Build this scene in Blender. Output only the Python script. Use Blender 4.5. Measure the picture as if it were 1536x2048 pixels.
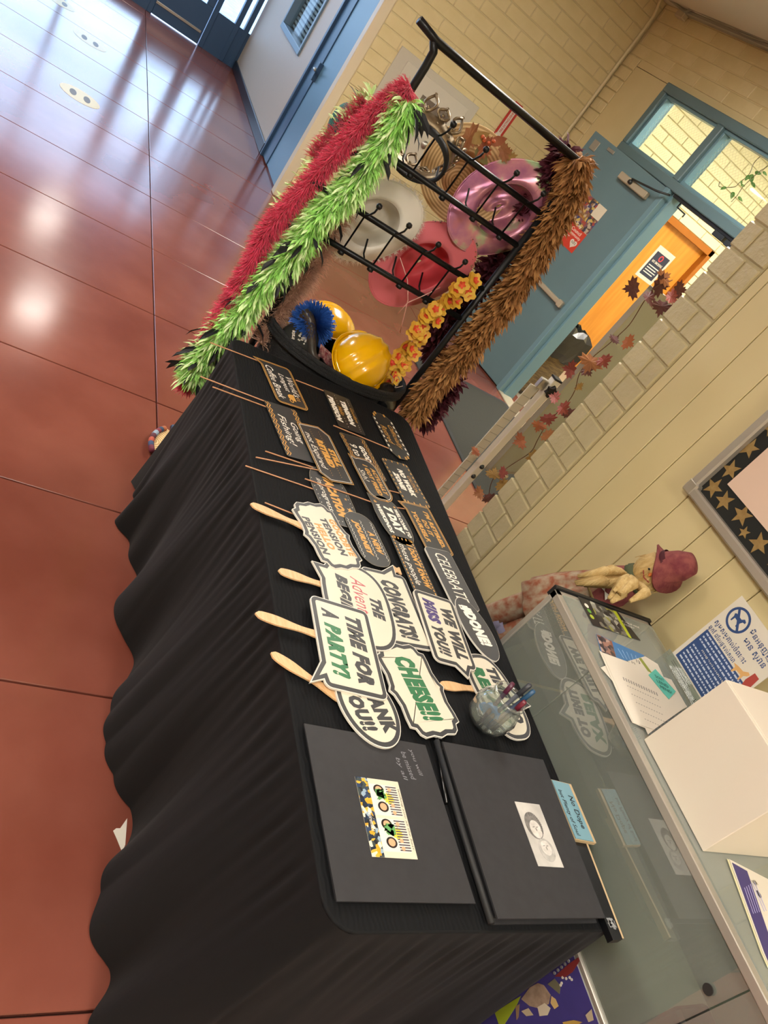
import bpy, bmesh, math, random
from mathutils import Vector, Matrix
random.seed(7)
S = bpy.context.scene
COL = S.collection
for o in list(bpy.data.objects):
    bpy.data.objects.remove(o)

# ------------------------------------------------------------------ camera
FPX = 1514.65
EYE = Vector((0, 0, 1.79))
ROT = ((-0.2268351, -0.789153, 0.57077436),
       (-0.67682507, -0.29368126, -0.67502529),
       (0.70032397, -0.53943383, -0.46750132))
RIGHT, DOWN, FWD = Vector(ROT[0]), Vector(ROT[1]), Vector(ROT[2])
cam = bpy.data.cameras.new('camera')
cam.sensor_fit = 'HORIZONTAL'
cam.sensor_width = 36.0
cam.lens = FPX * 36.0 / 1536.0
cam.clip_start = 0.02
cam.clip_end = 200
camo = bpy.data.objects.new('camera', cam)
COL.objects.link(camo)
M = Matrix((RIGHT, -DOWN, -FWD)).transposed().to_4x4()
M.translation = EYE
camo.matrix_world = M
S.camera = camo

# ------------------------------------------------------------------ world, exposure
W = bpy.data.worlds.new('world')
S.world = W
W.use_nodes = True
bg = W.node_tree.nodes['Background']
bg.inputs[0].default_value = (0.48, 0.66, 1.0, 1)
bg.inputs[1].default_value = 3.4
S.view_settings.view_transform = 'Standard'
S.view_settings.look = 'None'
S.view_settings.gamma = 1
S.view_settings.use_curve_mapping = False
S.view_settings.exposure = 1.05
LIGHT_STRENGTH = 19.0
LIGHT_COLOR = (1.0, 0.945, 0.85)


def ray(u, v):
    return RIGHT * ((u - 768) / FPX) + DOWN * ((v - 1024) / FPX) + FWD


def onz(u, v, z):
    d = ray(u, v)
    return EYE + d * ((z - EYE.z) / d.z)


def onx(u, v, x):
    d = ray(u, v)
    return EYE + d * (x / d.x)


def ony(u, v, y):
    d = ray(u, v)
    return EYE + d * (y / d.y)


# ------------------------------------------------------------------ materials
def lin(c):
    if isinstance(c, str):
        c = tuple(int(c[i:i + 2], 16) / 255 for i in (0, 2, 4))
    return tuple((x / 12.92 if x <= 0.04045 else ((x + 0.055) / 1.055) ** 2.4) for x in c) + (1,)


MATS = {}


def mat(name, col='808080', rough=0.5, metal=0.0, col2=None, scale=8.0, bump=0.0, bscale=60.0, spec=0.5,
        coat=0.0, emit=None, estr=0.0, trans=0.0, ior=1.45, detail=4.0, stretch=(1, 1, 1), rough2=None, sheen=0.0):
    if name in MATS:
        return MATS[name]
    m = bpy.data.materials.new(name)
    m.use_nodes = True
    nt = m.node_tree
    b = nt.nodes['Principled BSDF']
    b.inputs['Base Color'].default_value = lin(col)
    b.inputs['Roughness'].default_value = rough
    b.inputs['Metallic'].default_value = metal
    b.inputs['Specular IOR Level'].default_value = spec
    b.inputs['Coat Weight'].default_value = coat
    b.inputs['Transmission Weight'].default_value = trans
    b.inputs['IOR'].default_value = ior
    b.inputs['Sheen Weight'].default_value = sheen
    if emit:
        b.inputs['Emission Color'].default_value = lin(emit) if isinstance(emit, str) else tuple(emit) + (1,)
        b.inputs['Emission Strength'].default_value = estr
    tc = nt.nodes.new('ShaderNodeTexCoord')
    mp = nt.nodes.new('ShaderNodeMapping')
    mp.inputs['Scale'].default_value = stretch
    nt.links.new(tc.outputs['Object'], mp.inputs[0])
    if col2 or rough2 is not None:
        n = nt.nodes.new('ShaderNodeTexNoise')
        n.inputs['Scale'].default_value = scale
        n.inputs['Detail'].default_value = detail
        nt.links.new(mp.outputs[0], n.inputs[0])
        r = nt.nodes.new('ShaderNodeValToRGB')
        r.color_ramp.elements[0].position = 0.35
        r.color_ramp.elements[1].position = 0.65
        r.color_ramp.elements[0].color = lin(col)
        r.color_ramp.elements[1].color = lin(col2 or col)
        nt.links.new(n.outputs[0], r.inputs[0])
        if col2:
            nt.links.new(r.outputs[0], b.inputs['Base Color'])
        if rough2 is not None:
            mr = nt.nodes.new('ShaderNodeMapRange')
            mr.inputs[3].default_value = rough
            mr.inputs[4].default_value = rough2
            nt.links.new(n.outputs[0], mr.inputs[0])
            nt.links.new(mr.outputs[0], b.inputs['Roughness'])
    if bump:
        n2 = nt.nodes.new('ShaderNodeTexNoise')
        n2.inputs['Scale'].default_value = bscale
        n2.inputs['Detail'].default_value = 3
        nt.links.new(mp.outputs[0], n2.inputs[0])
        bp = nt.nodes.new('ShaderNodeBump')
        bp.inputs['Strength'].default_value = bump
        bp.inputs['Distance'].default_value = 0.01
        nt.links.new(n2.outputs[0], bp.inputs['Height'])
        nt.links.new(bp.outputs[0], b.inputs['Normal'])
    MATS[name] = m
    return m


def glass_mat(name, tint='f4f8f6', refl=1.0, haze=0.0):
    """thin pane: clear glass with a mirror coat, lets light through"""
    if name in MATS:
        return MATS[name]
    m = bpy.data.materials.new(name)
    m.use_nodes = True
    nt = m.node_tree
    nt.nodes.clear()
    out = nt.nodes.new('ShaderNodeOutputMaterial')
    mix = nt.nodes.new('ShaderNodeMixShader')
    fr = nt.nodes.new('ShaderNodeFresnel')
    fr.inputs[0].default_value = 1.5
    mul = nt.nodes.new('ShaderNodeMath')
    mul.operation = 'MULTIPLY'
    mul.use_clamp = True
    mul.inputs[1].default_value = refl
    tr = nt.nodes.new('ShaderNodeBsdfTransparent')
    tr.inputs[0].default_value = lin(tint)
    gl = nt.nodes.new('ShaderNodeBsdfGlossy')
    gl.inputs['Roughness'].default_value = 0.0
    ge = nt.nodes.new('ShaderNodeNewGeometry')
    fl = nt.nodes.new('ShaderNodeMath')
    fl.operation = 'SUBTRACT'
    fl.inputs[0].default_value = 1.0
    nt.links.new(ge.outputs['Backfacing'], fl.inputs[1])
    m3 = nt.nodes.new('ShaderNodeMath')
    m3.operation = 'MULTIPLY'
    nt.links.new(fr.outputs[0], m3.inputs[0])
    nt.links.new(fl.outputs[0], m3.inputs[1])
    nt.links.new(m3.outputs[0], mul.inputs[0])
    nt.links.new(mul.outputs[0], mix.inputs[0])
    nt.links.new(tr.outputs[0], mix.inputs[1])
    nt.links.new(gl.outputs[0], mix.inputs[2])
    last = mix
    if haze:  # whitish veil mixed into the pane colour to lighten the glass
        df = nt.nodes.new('ShaderNodeBsdfDiffuse')
        df.inputs[0].default_value = (0.75, 0.78, 0.74, 1)
        m2 = nt.nodes.new('ShaderNodeMixShader')
        m2.inputs[0].default_value = haze
        nt.links.new(mix.outputs[0], m2.inputs[1])
        nt.links.new(df.outputs[0], m2.inputs[2])
        last = m2
    nt.links.new(last.outputs[0], out.inputs[0])
    MATS[name] = m
    return m


# ------------------------------------------------------------------ mesh helpers
class MB:
    def __init__(self):
        self.bm = bmesh.new()

    def face(self, vs):
        try:
            return self.bm.faces.new(vs)
        except ValueError:
            return None

    def box(self, lo, hi, bev=0.0, R=None, at=(0, 0, 0)):
        b = bmesh.new()
        bmesh.ops.create_cube(b, size=1)
        lo, hi = Vector(lo), Vector(hi)
        for v in b.verts:
            v.co = Vector((lo[i] + (v.co[i] + 0.5) * (hi[i] - lo[i]) for i in range(3)))
        if bev:
            bmesh.ops.bevel(b, geom=list(b.edges), offset=bev, segments=1, affect='EDGES', profile=0.5)
        self.add(b, R, at)
        return self

    def add(self, b, R=None, at=(0, 0, 0)):
        at = Vector(at)
        mp = {}
        for v in b.verts:
            c = (R @ v.co if R is not None else v.co) + at
            mp[v] = self.bm.verts.new(c)
        for f in b.faces:
            self.face([mp[v] for v in f.verts])
        b.free()

    def tube(self, pts, r, seg=8, caps=True, closed=False):
        pts = [Vector(p) for p in pts]
        n = len(pts)
        rs = r if isinstance(r, (list, tuple)) else [r] * n
        rings = []
        up = None
        for i, p in enumerate(pts):
            if closed:
                t = pts[(i + 1) % n] - pts[i - 1]
            else:
                t = pts[min(i + 1, n - 1)] - pts[max(i - 1, 0)]
            if t.length < 1e-9:
                t = Vector((0, 0, 1))
            t.normalize()
            if up is None:
                up = t.orthogonal().normalized()
            up = (up - t * up.dot(t))
            if up.length < 1e-6:
                up = t.orthogonal()
            up.normalize()
            w = t.cross(up)
            rings.append([self.bm.verts.new(p + (up * math.cos(a) + w * math.sin(a)) * rs[i])
                          for a in (2 * math.pi * k / seg for k in range(seg))])
        for i in range(n if closed else n - 1):
            A, B = rings[i], rings[(i + 1) % n]
            for k in range(seg):
                self.face([A[k], A[(k + 1) % seg], B[(k + 1) % seg], B[k]])
        if caps and not closed:
            self.face(list(reversed(rings[0])))
            self.face(rings[-1])
        return self

    def prism(self, poly, z0, z1, R=None, at=(0, 0, 0)):
        at = Vector(at)
        f = (lambda c: (R @ Vector(c) if R is not None else Vector(c)) + at)
        a = [self.bm.verts.new(f((p[0], p[1], z0))) for p in poly]
        b = [self.bm.verts.new(f((p[0], p[1], z1))) for p in poly]
        n = len(poly)
        self.face(list(reversed(a)))
        self.face(b)
        for i in range(n):
            self.face([a[i], a[(i + 1) % n], b[(i + 1) % n], b[i]])
        return self

    def band(self, outer, inner, z):
        a = [self.bm.verts.new((p[0], p[1], z)) for p in outer]
        b = [self.bm.verts.new((p[0], p[1], z)) for p in inner]
        n = len(a)
        for i in range(n):
            self.face([a[i], a[(i + 1) % n], b[(i + 1) % n], b[i]])
        return self

    def poly(self, pts):
        self.face([self.bm.verts.new(p) for p in pts])
        return self

    def lathe(self, prof, seg=24, R=None, at=(0, 0, 0), sx=1, sy=1, fn=None):
        """profile [(r,z)...] round local z"""
        at = Vector(at)
        rings = []
        for (r, z) in prof:
            ring = []
            for k in range(seg):
                a = 2 * math.pi * k / seg
                c = Vector((r * math.cos(a) * sx, r * math.sin(a) * sy, z))
                if fn:
                    c = fn(c, a, r)
                if R is not None:
                    c = R @ c
                ring.append(self.bm.verts.new(c + at))
            rings.append(ring)
        for A, B in zip(rings, rings[1:]):
            for k in range(seg):
                self.face([A[k], A[(k + 1) % seg], B[(k + 1) % seg], B[k]])
        if prof[0][0] > 1e-6 and prof[0][0] < 1e-2:
            self.face(list(reversed(rings[0])))
        return self

    def grid(self, rows, closed_u=False):
        vs = [[self.bm.verts.new(p) for p in r] for r in rows]
        for A, B in zip(vs, vs[1:]):
            n = len(A)
            for k in range(n if closed_u else n - 1):
                self.face([A[k], A[(k + 1) % n], B[(k + 1) % n], B[k]])
        return self

    def build(self, name, m, parent=None, smooth=False, rel=True, recalc=True, weld=0.0):
        bm = self.bm
        if weld:
            bmesh.ops.remove_doubles(bm, verts=bm.verts, dist=weld)
        if recalc:
            bmesh.ops.recalc_face_normals(bm, faces=bm.faces)
        if parent is not None and rel:
            inv = root_matrix(parent).inverted()
            bmesh.ops.transform(bm, matrix=inv, verts=bm.verts)
        me = bpy.data.meshes.new(name)
        bm.to_mesh(me)
        bm.free()
        if m:
            me.materials.append(m)
        if smooth:
            for p in me.polygons:
                p.use_smooth = True
        o = bpy.data.objects.new(name, me)
        COL.objects.link(o)
        if parent is not None:
            o.parent = parent
        return o


def root_matrix(o):
    mm = o.matrix_basis.copy()
    while o.parent:
        o = o.parent
        mm = o.matrix_basis @ mm
    return mm


def thing(name, label, cat, loc=(0, 0, 0), rot=0.0, group=None, mtx=None):
    o = bpy.data.objects.new(name, None)
    o.empty_display_size = 0.05
    COL.objects.link(o)
    if mtx is not None:
        o.matrix_basis = mtx
    else:
        o.location = loc
        o.rotation_euler = (0, 0, rot)
        o.matrix_basis = Matrix.Translation(Vector(loc)) @ Matrix.Rotation(rot, 4, 'Z')
    o['label'] = label
    o['category'] = cat
    if group:
        o['group'] = group
    return o


def tag(o, label, cat, group=None):
    o['label'] = label
    o['category'] = cat
    if group:
        o['group'] = group
    return o


def struct(o, label=None, cat=None):
    o['kind'] = 'structure'
    if label:
        o['label'] = label
    if cat:
        o['category'] = cat
    return o


def stuff(o):
    o['kind'] = 'stuff'
    return o


def empty_struct(name, label, cat, loc=(0, 0, 0), rot=0.0):
    o = thing(name, label, cat, loc, rot)
    o['kind'] = 'structure'
    return o


def put(name, me, parent, loc, rotz=0.0, scale=(1, 1, 1)):
    """an object sharing a mesh, placed in its parent's frame"""
    o = bpy.data.objects.new(name, me)
    o.parent = parent
    o.location = loc
    o.rotation_euler = (0, 0, rotz)
    o.scale = scale
    COL.objects.link(o)
    return o


# ---- lettering
_fc = {}


def text_mesh(s, shear=0.0, bold=0.0, res=2, space=1.0):
    cu = bpy.data.curves.new('lettering', 'FONT')
    cu.body = s
    cu.size = 1
    cu.shear = shear
    cu.offset = bold
    cu.resolution_u = res
    cu.space_character = space
    cu.align_x = 'CENTER'
    ob = bpy.data.objects.new('lettering', cu)
    COL.objects.link(ob)
    dg = bpy.context.evaluated_depsgraph_get()
    me = bpy.data.meshes.new_from_object(ob.evaluated_get(dg))
    bpy.data.objects.remove(ob)
    bpy.data.curves.remove(cu)
    return me


def lettering(parent, s, m, cx, cy, w, h, z, shear=0.0, bold=0.0, mtx=None, rot=0.0, name='lettering', label=None, res=2):
    """text fitted to a w x h box centred at (cx, cy) in the parent's xy plane (or the plane given by mtx)"""
    me = text_mesh(s, shear, bold, res, 1.0 + bold * 1.9)
    xs = [v.co.x for v in me.vertices]
    ys = [v.co.y for v in me.vertices]
    if not xs:
        return None
    x0, x1, y0, y1 = min(xs), max(xs), min(ys), max(ys)
    kx, ky = w / max(x1 - x0, 1e-6), h / max(y1 - y0, 1e-6)
    ca, sa = math.cos(rot), math.sin(rot)
    for v in me.vertices:
        x = (v.co.x - (x0 + x1) / 2) * kx
        y = (v.co.y - (y0 + y1) / 2) * ky
        c = Vector((cx + x * ca - y * sa, cy + x * sa + y * ca, z))
        v.co = mtx @ c if mtx is not None else c
    me.materials.clear()
    me.materials.append(m)
    o = bpy.data.objects.new(name, me)
    COL.objects.link(o)
    o.parent = parent
    if label:
        o['label'] = label
    return o


# ---- outlines
def rrect(w, h, r, n=4):
    pts = []
    for cx, cy, a0 in ((w / 2 - r, h / 2 - r, 0), (-w / 2 + r, h / 2 - r, 90), (-w / 2 + r, -h / 2 + r, 180), (w / 2 - r, -h / 2 + r, 270)):
        for k in range(n + 1):
            a = math.radians(a0 + 90 * k / n)
            pts.append((cx + r * math.cos(a), cy + r * math.sin(a)))
    return pts


def ell(w, h, n=40, p=2.0):
    out = []
    for k in range(n):
        a = 2 * math.pi * k / n
        c, s = math.cos(a), math.sin(a)
        out.append((w / 2 * math.copysign(abs(c) ** (2 / p), c), h / 2 * math.copysign(abs(s) ** (2 / p), s)))
    return out


def resample(poly, step):
    out = []
    n = len(poly)
    for i in range(n):
        a, b = Vector(poly[i]), Vector(poly[(i + 1) % n])
        k = max(1, int((b - a).length / step))
        for j in range(k):
            out.append(tuple(a.lerp(b, j / k)))
    return out


def with_tail(poly, tip, base, bw):
    """replace the outline within bw of the base point by a pointed tail"""
    p = resample(poly, 0.006)
    B = Vector(base)
    n = len(p)
    i0 = min(range(n), key=lambda i: (Vector(p[i]) - B).length)
    B = Vector(p[i0])
    keep = [p[(i0 + k) % n] for k in range(n) if (Vector(p[(i0 + k) % n]) - B).length > bw]
    return keep + [tuple(tip)]


def bracket(w, h):
    """ornate frame outline: notched corners and pointed ends"""
    q = [(0.50, 0.0), (0.475, 0.12), (0.485, 0.26), (0.45, 0.33), (0.39, 0.36), (0.37, 0.44), (0.28, 0.44), (0.16, 0.42), (0.05, 0.45), (0.0, 0.5)]
    full = q + [(-x, y) for x, y in reversed(q[:-1])]
    full = full + [(x, -y) for x, y in reversed(full[1:-1])]
    return [(x * w, y * h) for x, y in full]


def inset(poly, d):
    n = len(poly)
    area = sum(poly[i][0] * poly[(i + 1) % n][1] - poly[(i + 1) % n][0] * poly[i][1] for i in range(n))
    sg = 1 if area > 0 else -1
    out = []
    for i in range(n):
        a, b, c = Vector(poly[i - 1]), Vector(poly[i]), Vector(poly[(i + 1) % n])
        e1, e2 = (b - a), (c - b)
        if e1.length < 1e-9 or e2.length < 1e-9:
            out.append(tuple(b))
            continue
        e1.normalize()
        e2.normalize()
        n1, n2 = Vector((-e1.y, e1.x)) * sg, Vector((-e2.y, e2.x)) * sg
        m = n1 + n2
        if m.length < 1e-6:
            m = n1
        m.normalize()
        k = d / max(0.35, m.dot(n1))
        out.append(tuple(b + m * k))
    return out

# ================================================================== STRUCTURE
ZC = 3.05
m_floor = mat('red_concrete', '804a3d', 0.13, col2='6d382c', scale=1.6, detail=8, spec=0.6, rough2=0.22)
m_mortar = mat('cream_mortar', 'cabd94', 0.5)
m_brick = mat('cream_block_paint', 'd9ca9d', 0.42, col2='d1c191', scale=5, bump=0.15, bscale=90)
m_pier = mat('pier_block_paint', 'c4b78f', 0.33, col2='bbae86', scale=9, bump=0.35, bscale=60)
m_board = mat('cream_board_paint', 'd5c698', 0.45, col2='cebe8d', scale=3, stretch=(1, 1, 0.4))
m_plaster = mat('cream_plaster', 'd8c99c', 0.5, col2='d3c394', scale=3)
m_ceil = mat('ceiling_paint', 'd9d2c2', 0.7)
m_blue = mat('blue_paint', '647e86', 0.42, col2='5f7981', scale=2)
m_bluelt = mat('blue_frame_paint', '6f929f', 0.35)
m_navy = mat('dark_blue_metal', '3a587a', 0.35)
m_black = mat('black_rubber', '141414', 0.6)
m_steel = mat('brushed_steel', 'b9b6ae', 0.35, 0.9)
m_brass = mat('worn_brass', '9c8a6a', 0.4, 0.8)
m_white = mat('white_paint', 'd9d3c6', 0.5)
m_creamtrim = mat('cream_trim', 'd5c8ac', 0.4)
m_glass = glass_mat('window_glass')
m_mirrorglass = glass_mat('showcase_glass', 'e2e7e0', 5.5, 0.12)


def slabs():
    base = MB().box((-2.6, -4.3, -0.08), (11.6, 4.2, -0.02)).build('floor', mat('floor_joint', '3a1d16', 0.6))
    struct(base, 'red polished concrete floor scored into large slabs', 'floor')
    xs = [-2.6] + [2.09 + 0.775 * k for k in range(-5, 13)]
    xs = [x for x in xs if x < 11.6] + [11.6]
    ys = [-4.3, -3.30, -0.86, 1.58, 4.2]
    for i in range(len(xs) - 1):
        for j in range(len(ys) - 1):
            g = 0.003
            MB().box((xs[i] + g, ys[j] + g, -0.03), (xs[i + 1] - g, ys[j + 1] - g, 0), bev=0.002).build('floor_slab', m_floor, base)
    return base


floor = slabs()


def brick_wall(parent, place, rects, L=0.40, H=0.1, off=0.0, m=None, depth=0.02, z0=0.0, seam=0.007):
    """running-bond blocks on a wall: place(u0,u1,z0,z1) gives box corners; rects = list of (u0,u1,z0,z1) areas to fill"""
    cache = {}
    for (a, b, c, d) in rects:
        r0 = int(math.floor((c - z0) / H + 1e-6))
        r1 = int(math.ceil((d - z0) / H - 1e-6))
        for r in range(r0, r1):
            za, zb = max(c, z0 + r * H), min(d, z0 + (r + 1) * H)
            if zb - za < 0.02:
                continue
            sh = off + (L / 2 if r % 2 else 0)
            k = math.floor((a - sh) / L)
            u = sh + k * L
            while u < b:
                ua, ub = max(a, u), min(b, u + L)
                u += L
                if ub - ua < 0.03:
                    continue
                g = seam / 2
                lo, hi = place(ua + g, ub - g, za + g, zb - g)
                lo, hi = Vector(lo), Vector(hi)
                size = tuple(round(x, 3) for x in (hi - lo))
                if size not in cache:
                    me = MB().box((0, 0, 0), size, bev=0.004).build('brick', m)
                    cache[size] = me.data
                    bpy.data.objects.remove(me)
                put('brick', cache[size], parent, lo)


# ---- far block wall (x = 6.78)
wf = MB().box((6.786, -4.25, 0), (6.98, -2.05, ZC)).build('wall_far', m_mortar)
struct(wf, 'cream painted block wall behind the hat rack', 'wall')
brick_wall(wf, lambda a, b, c, d: ((6.78, a, c), (6.80, b, d)), [(-4.04, -2.085, 0, ZC)], off=-2.085, m=m_brick)

# ---- hall side wall (y = -2.02) beyond the corner with blue door, white panel and window
wh = MB()
wh.box((6.80, -2.16, 0), (6.88, -2.02, 2.7))
wh.box((6.88, -2.16, 2.12), (7.84, -2.02, 2.7))
wh.box((7.84, -2.16, 0.0), (8.36, -2.02, 2.7))
wh.box((8.36, -2.16, 0.0), (9.62, -2.02, 0.86))
wh.box((8.36, -2.16, 2.0), (9.62, -2.02, 2.7))
wh.box((9.62, -2.16, 0.0), (10.95, -2.02, 2.7))
wh = struct(wh.build('wall_hall', mat('hall_panel', 'bdb2a4', 0.45, col2='b5aa9b', scale=30, stretch=(40, 1, 1))), 'pale panelled wall of the entrance hall', 'wall')
MB().box((6.78, -2.085, 0), (6.88, -2.0, 2.7), bev=0.006).build('corner_trim', m_creamtrim, wh)
b0 = struct(MB().box((7.84, -2.02, 0), (10.95, -2.0, 0.11), bev=0.004).build('baseboard_hall', mat('baseboard_dark', '1b222e', 0.35)), 'dark baseboard of the entrance hall', 'baseboard')
win = empty_struct('window_2', 'interior window with louvre blinds in the pale hall wall', 'window', (8.36, -2.02, 0.86))
for lo, hi in (((8.36, -2.1, 0.86), (9.62, -2.0, 0.92)), ((8.36, -2.1, 1.94), (9.62, -2.0, 2.0)), ((8.36, -2.1, 0.92), (8.42, -2.0, 1.94)), ((9.56, -2.1, 0.92), (9.62, -2.0, 1.94))):
    MB().box(lo, hi, bev=0.004).build('window_frame', mat('blue_grey_frame', '6f8ba3', 0.35), win)
MB().box((8.42, -2.075, 0.92), (9.56, -2.07, 1.94)).build('pane', m_glass, win)
for k in range(22):
    MB().box((8.42, -2.13, 0.94 + k * 0.045), (9.56, -2.10, 0.965 + k * 0.045)).build('blind_slat', mat('blind', '9aa7b2', 0.5), win)
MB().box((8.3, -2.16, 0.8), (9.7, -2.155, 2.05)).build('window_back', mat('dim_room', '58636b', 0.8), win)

d2 = empty_struct('door_2', 'closed blue door with a dark latch stile at the hall corner', 'door', (6.9, -2.03, 0))
MB().box((6.90, -2.09, 0.012), (7.55, -2.04, 2.06), bev=0.003).build('door_leaf', mat('hall_door_blue', '5f88a6', 0.35), d2)
MB().box((7.55, -2.09, 0.012), (7.80, -2.03, 2.06), bev=0.003).build('latch_stile', mat('stile_blue', '35577a', 0.35), d2)
MB().box((7.50, -2.045, 0.86), (7.56, -2.0, 1.02), bev=0.004).build('lock_plate', m_navy, d2)
k = MB()
k.tube([(7.53, -2.03, 0.95), (7.53, -1.985, 0.95)], 0.012, 8)
k.tube([(7.53, -1.985, 0.95), (7.45, -1.98, 0.95)], 0.012, 8)
k.build('door_handle', m_steel, d2, True)
for lo, hi in (((6.86, -2.1, 0), (6.90, -2.005, 2.12)), ((7.80, -2.1, 0), (7.86, -2.005, 2.12)), ((6.86, -2.1, 2.06), (7.86, -2.005, 2.12))):
    MB().box(lo, hi, bev=0.004).build('door_frame', m_creamtrim if lo[0] < 6.88 and hi[0] < 7 else m_navy, d2)

# ---- glazed end wall (x = 10.95) letting daylight in
we = MB()
we.box((10.95, -2.16, 2.35), (11.05, 4.2, 2.7))
we.box((10.95, -2.16, 0), (11.05, -1.56, 0.45))
for y0, y1 in ((-0.9, 0.0), (0.0, 4.2)):
    we.box((10.95, y0, 0), (11.05, y1, 0.16))
we = struct(we.build('wall_end', m_navy), 'dark blue framed glazed end wall of the entrance hall', 'wall')
for y in (-2.12, -1.96, -1.84, -1.56, -0.9, -0.05, 0.75, 1.55, 2.35, 3.15, 3.95):
    MB().box((10.94, y - 0.03, 0), (11.04, y + 0.03, 2.35), bev=0.004).build('mullion', m_navy, we)
for y0, y1, z in ((-0.9, 4.2, 0.9), (-1.56, -0.9, 2.06), (-2.1, 4.2, 1.55)):
    MB().box((10.95, y0, z), (11.03, y1, z + 0.05), bev=0.004).build('transom_bar', m_navy, we)
w3 = empty_struct('window_3', 'tall glazing full of daylight beside the dark entrance door', 'window', (10.99, -1.5, 0))
for y0, y1, z0 in ((-2.1, -1.96, 0.45), (-1.96, -1.84, 0.45), (-1.84, -1.56, 0.45), (-0.9, -0.05, 0.16), (-0.05, 0.75, 0.16), (0.75, 1.55, 0.16), (1.55, 2.35, 0.16), (2.35, 3.15, 0.16), (3.15, 3.95, 0.16)):
    MB().box((10.985, y0 + 0.03, z0), (10.99, y1 - 0.03, 2.35)).build('pane', m_glass, w3)
d4 = empty_struct('door_4', 'dark blue entrance door with a metal sweep along its foot', 'door', (10.95, -1.22, 0))
MB().box((10.93, -1.52, 0.01), (10.98, -0.93, 0.45), bev=0.004).build('bottom_rail', m_navy, d4)
MB().box((10.915, -1.5, 0.135), (10.93, -0.93, 0.165), bev=0.003).build('door_sweep', m_steel, d4)
for lo, hi in (((10.93, -1.52, 0.45), (10.98, -1.43, 2.06)), ((10.93, -1.02, 0.45), (10.98, -0.93, 2.06)), ((10.93, -1.43, 1.95), (10.98, -1.02, 2.06))):
    MB().box(lo, hi, bev=0.004).build('door_stile', m_navy, d4)
MB().box((10.95, -1.43, 0.45), (10.955, -1.02, 1.95)).build('pane', m_glass, d4)

# ---- side wall (y = -4.04) with blue frame, transom and doorway
ws = MB()
ws.box((5.98, -4.2, 0), (6.80, -4.045, 2.56))
ws.box((2.0, -4.2, 2.565), (6.80, -4.046, ZC))
ws.box((2.0, -4.2, 0), (4.06, -4.05, 2.565))
ws = struct(ws.build('wall_side', m_plaster), 'cream wall holding the blue door frame', 'wall')
brick_wall(ws, lambda a, b, c, d: ((a, -4.06, c), (b, -4.04, d)), [(3.2, 6.78, 2.62, ZC)], off=0.13, m=m_brick, z0=0.02)
brick_wall(ws, lambda a, b, c, d: ((a, -4.045, c), (b, -4.032, d)), [(6.56, 6.78, 0.0, 2.62)], off=6.56, L=0.22, m=m_brick, z0=0.02)

fr = empty_struct('window_1', 'blue transom frame with wired glass above the open door', 'window', (5.0, -4.04, 2.03))
for lo, hi in (((4.04, -4.14, 2.50), (5.98, -4.0, 2.57)), ((4.04, -4.14, 1.99), (5.98, -4.0, 2.06)), ((5.91, -4.14, 2.06), (5.98, -4.0, 2.50)),
               ((5.07, -4.14, 2.06), (5.15, -4.0, 2.50)), ((4.04, -4.14, 2.06), (4.10, -4.0, 2.50)), ):
    MB().box(lo, hi, bev=0.006).build('transom_frame', m_blue, fr)
for x0, x1 in ((5.15, 5.91), (4.10, 5.07)):
    for lo, hi in (((x0, -4.10, 2.475), (x1, -4.03, 2.50)), ((x0, -4.10, 2.06), (x1, -4.03, 2.085)), ((x0, -4.10, 2.085), (x0 + 0.025, -4.03, 2.475)), ((x1 - 0.025, -4.10, 2.085), (x1, -4.03, 2.475))):
        MB().box(lo, hi, bev=0.003).build('glazing_bead', m_bluelt, fr)
    MB().box((x0 + 0.02, -4.075, 2.08), (x1 - 0.02, -4.07, 2.48)).build('pane', m_glass, fr)
    wr = MB()
    s = 0.035
    n = int((x1 - x0) / s) + 13
    for i in range(-12, n):
        for sg in (1, -1):
            pts = []
            a0 = x0 + i * s
            for t in (0.0, 0.40):
                pts.append((a0 + (t if sg > 0 else 0.40 - t), -4.0725, 2.085 + t * 0.97))
            (xa, _, za), (xb, _, zb) = pts
            # clip to pane
            lo, hi = x0 + 0.02, x1 - 0.02
            if max(xa, xb) < lo or min(xa, xb) > hi:
                continue
            def cl(xa, za, xb, zb):
                if xa < lo:
                    k = (lo - xa) / (xb - xa); xa, za = lo, za + k * (zb - za)
                if xa > hi:
                    k = (hi - xa) / (xb - xa); xa, za = hi, za + k * (zb - za)
                return xa, za
            A = cl(xa, za, xb, zb)
            B = cl(xb, zb, xa, za)
            wr.tube([(A[0], -4.0725, A[1]), (B[0], -4.0725, B[1])], 0.0005, 3, caps=False)
    stuff(wr.build('wire_mesh', mat('wire', 'd5d0b4', 0.4), fr))
t1 = empty_struct('trim_1', 'blue door jambs with hinges on the doorway to the corridor', 'door frame', (5.1, -4.04, 0))
MB().box((5.07, -4.16, 0), (5.13, -4.0, 1.99), bev=0.004).build('jamb', m_bluelt, t1)
MB().box((5.04, -4.16, 0), (5.07, -4.05, 1.99), bev=0.004).build('door_stop', m_bluelt, t1)
MB().box((4.04, -4.16, 0), (4.10, -4.0, 1.99), bev=0.004).build('jamb', m_bluelt, t1)
MB().box((5.13, -4.12, 0), (5.98, -4.06, 1.99)).build('side_panel', m_blue, t1)
MB().box((4.12, -4.10, 1.965), (5.02, -4.02, 1.99), bev=0.003).build('head_stop', mat('dark_gasket', '20242a', 0.5), t1)
k = MB()
k.tube([(4.93, -4.05, 1.975), (4.93, -4.05, 1.93), (4.80, -4.04, 1.925), (4.80, -4.04, 1.90)], 0.006, 6)
k.build('strike_arm', mat('dark_steel', '45484a', 0.4, 0.7), t1, True)
k = MB()
k.box((4.30, -4.06, 1.93), (4.42, -4.01, 1.97), bev=0.004).box((4.15, -4.06, 1.925), (4.26, -4.0, 1.965), bev=0.004)
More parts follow.
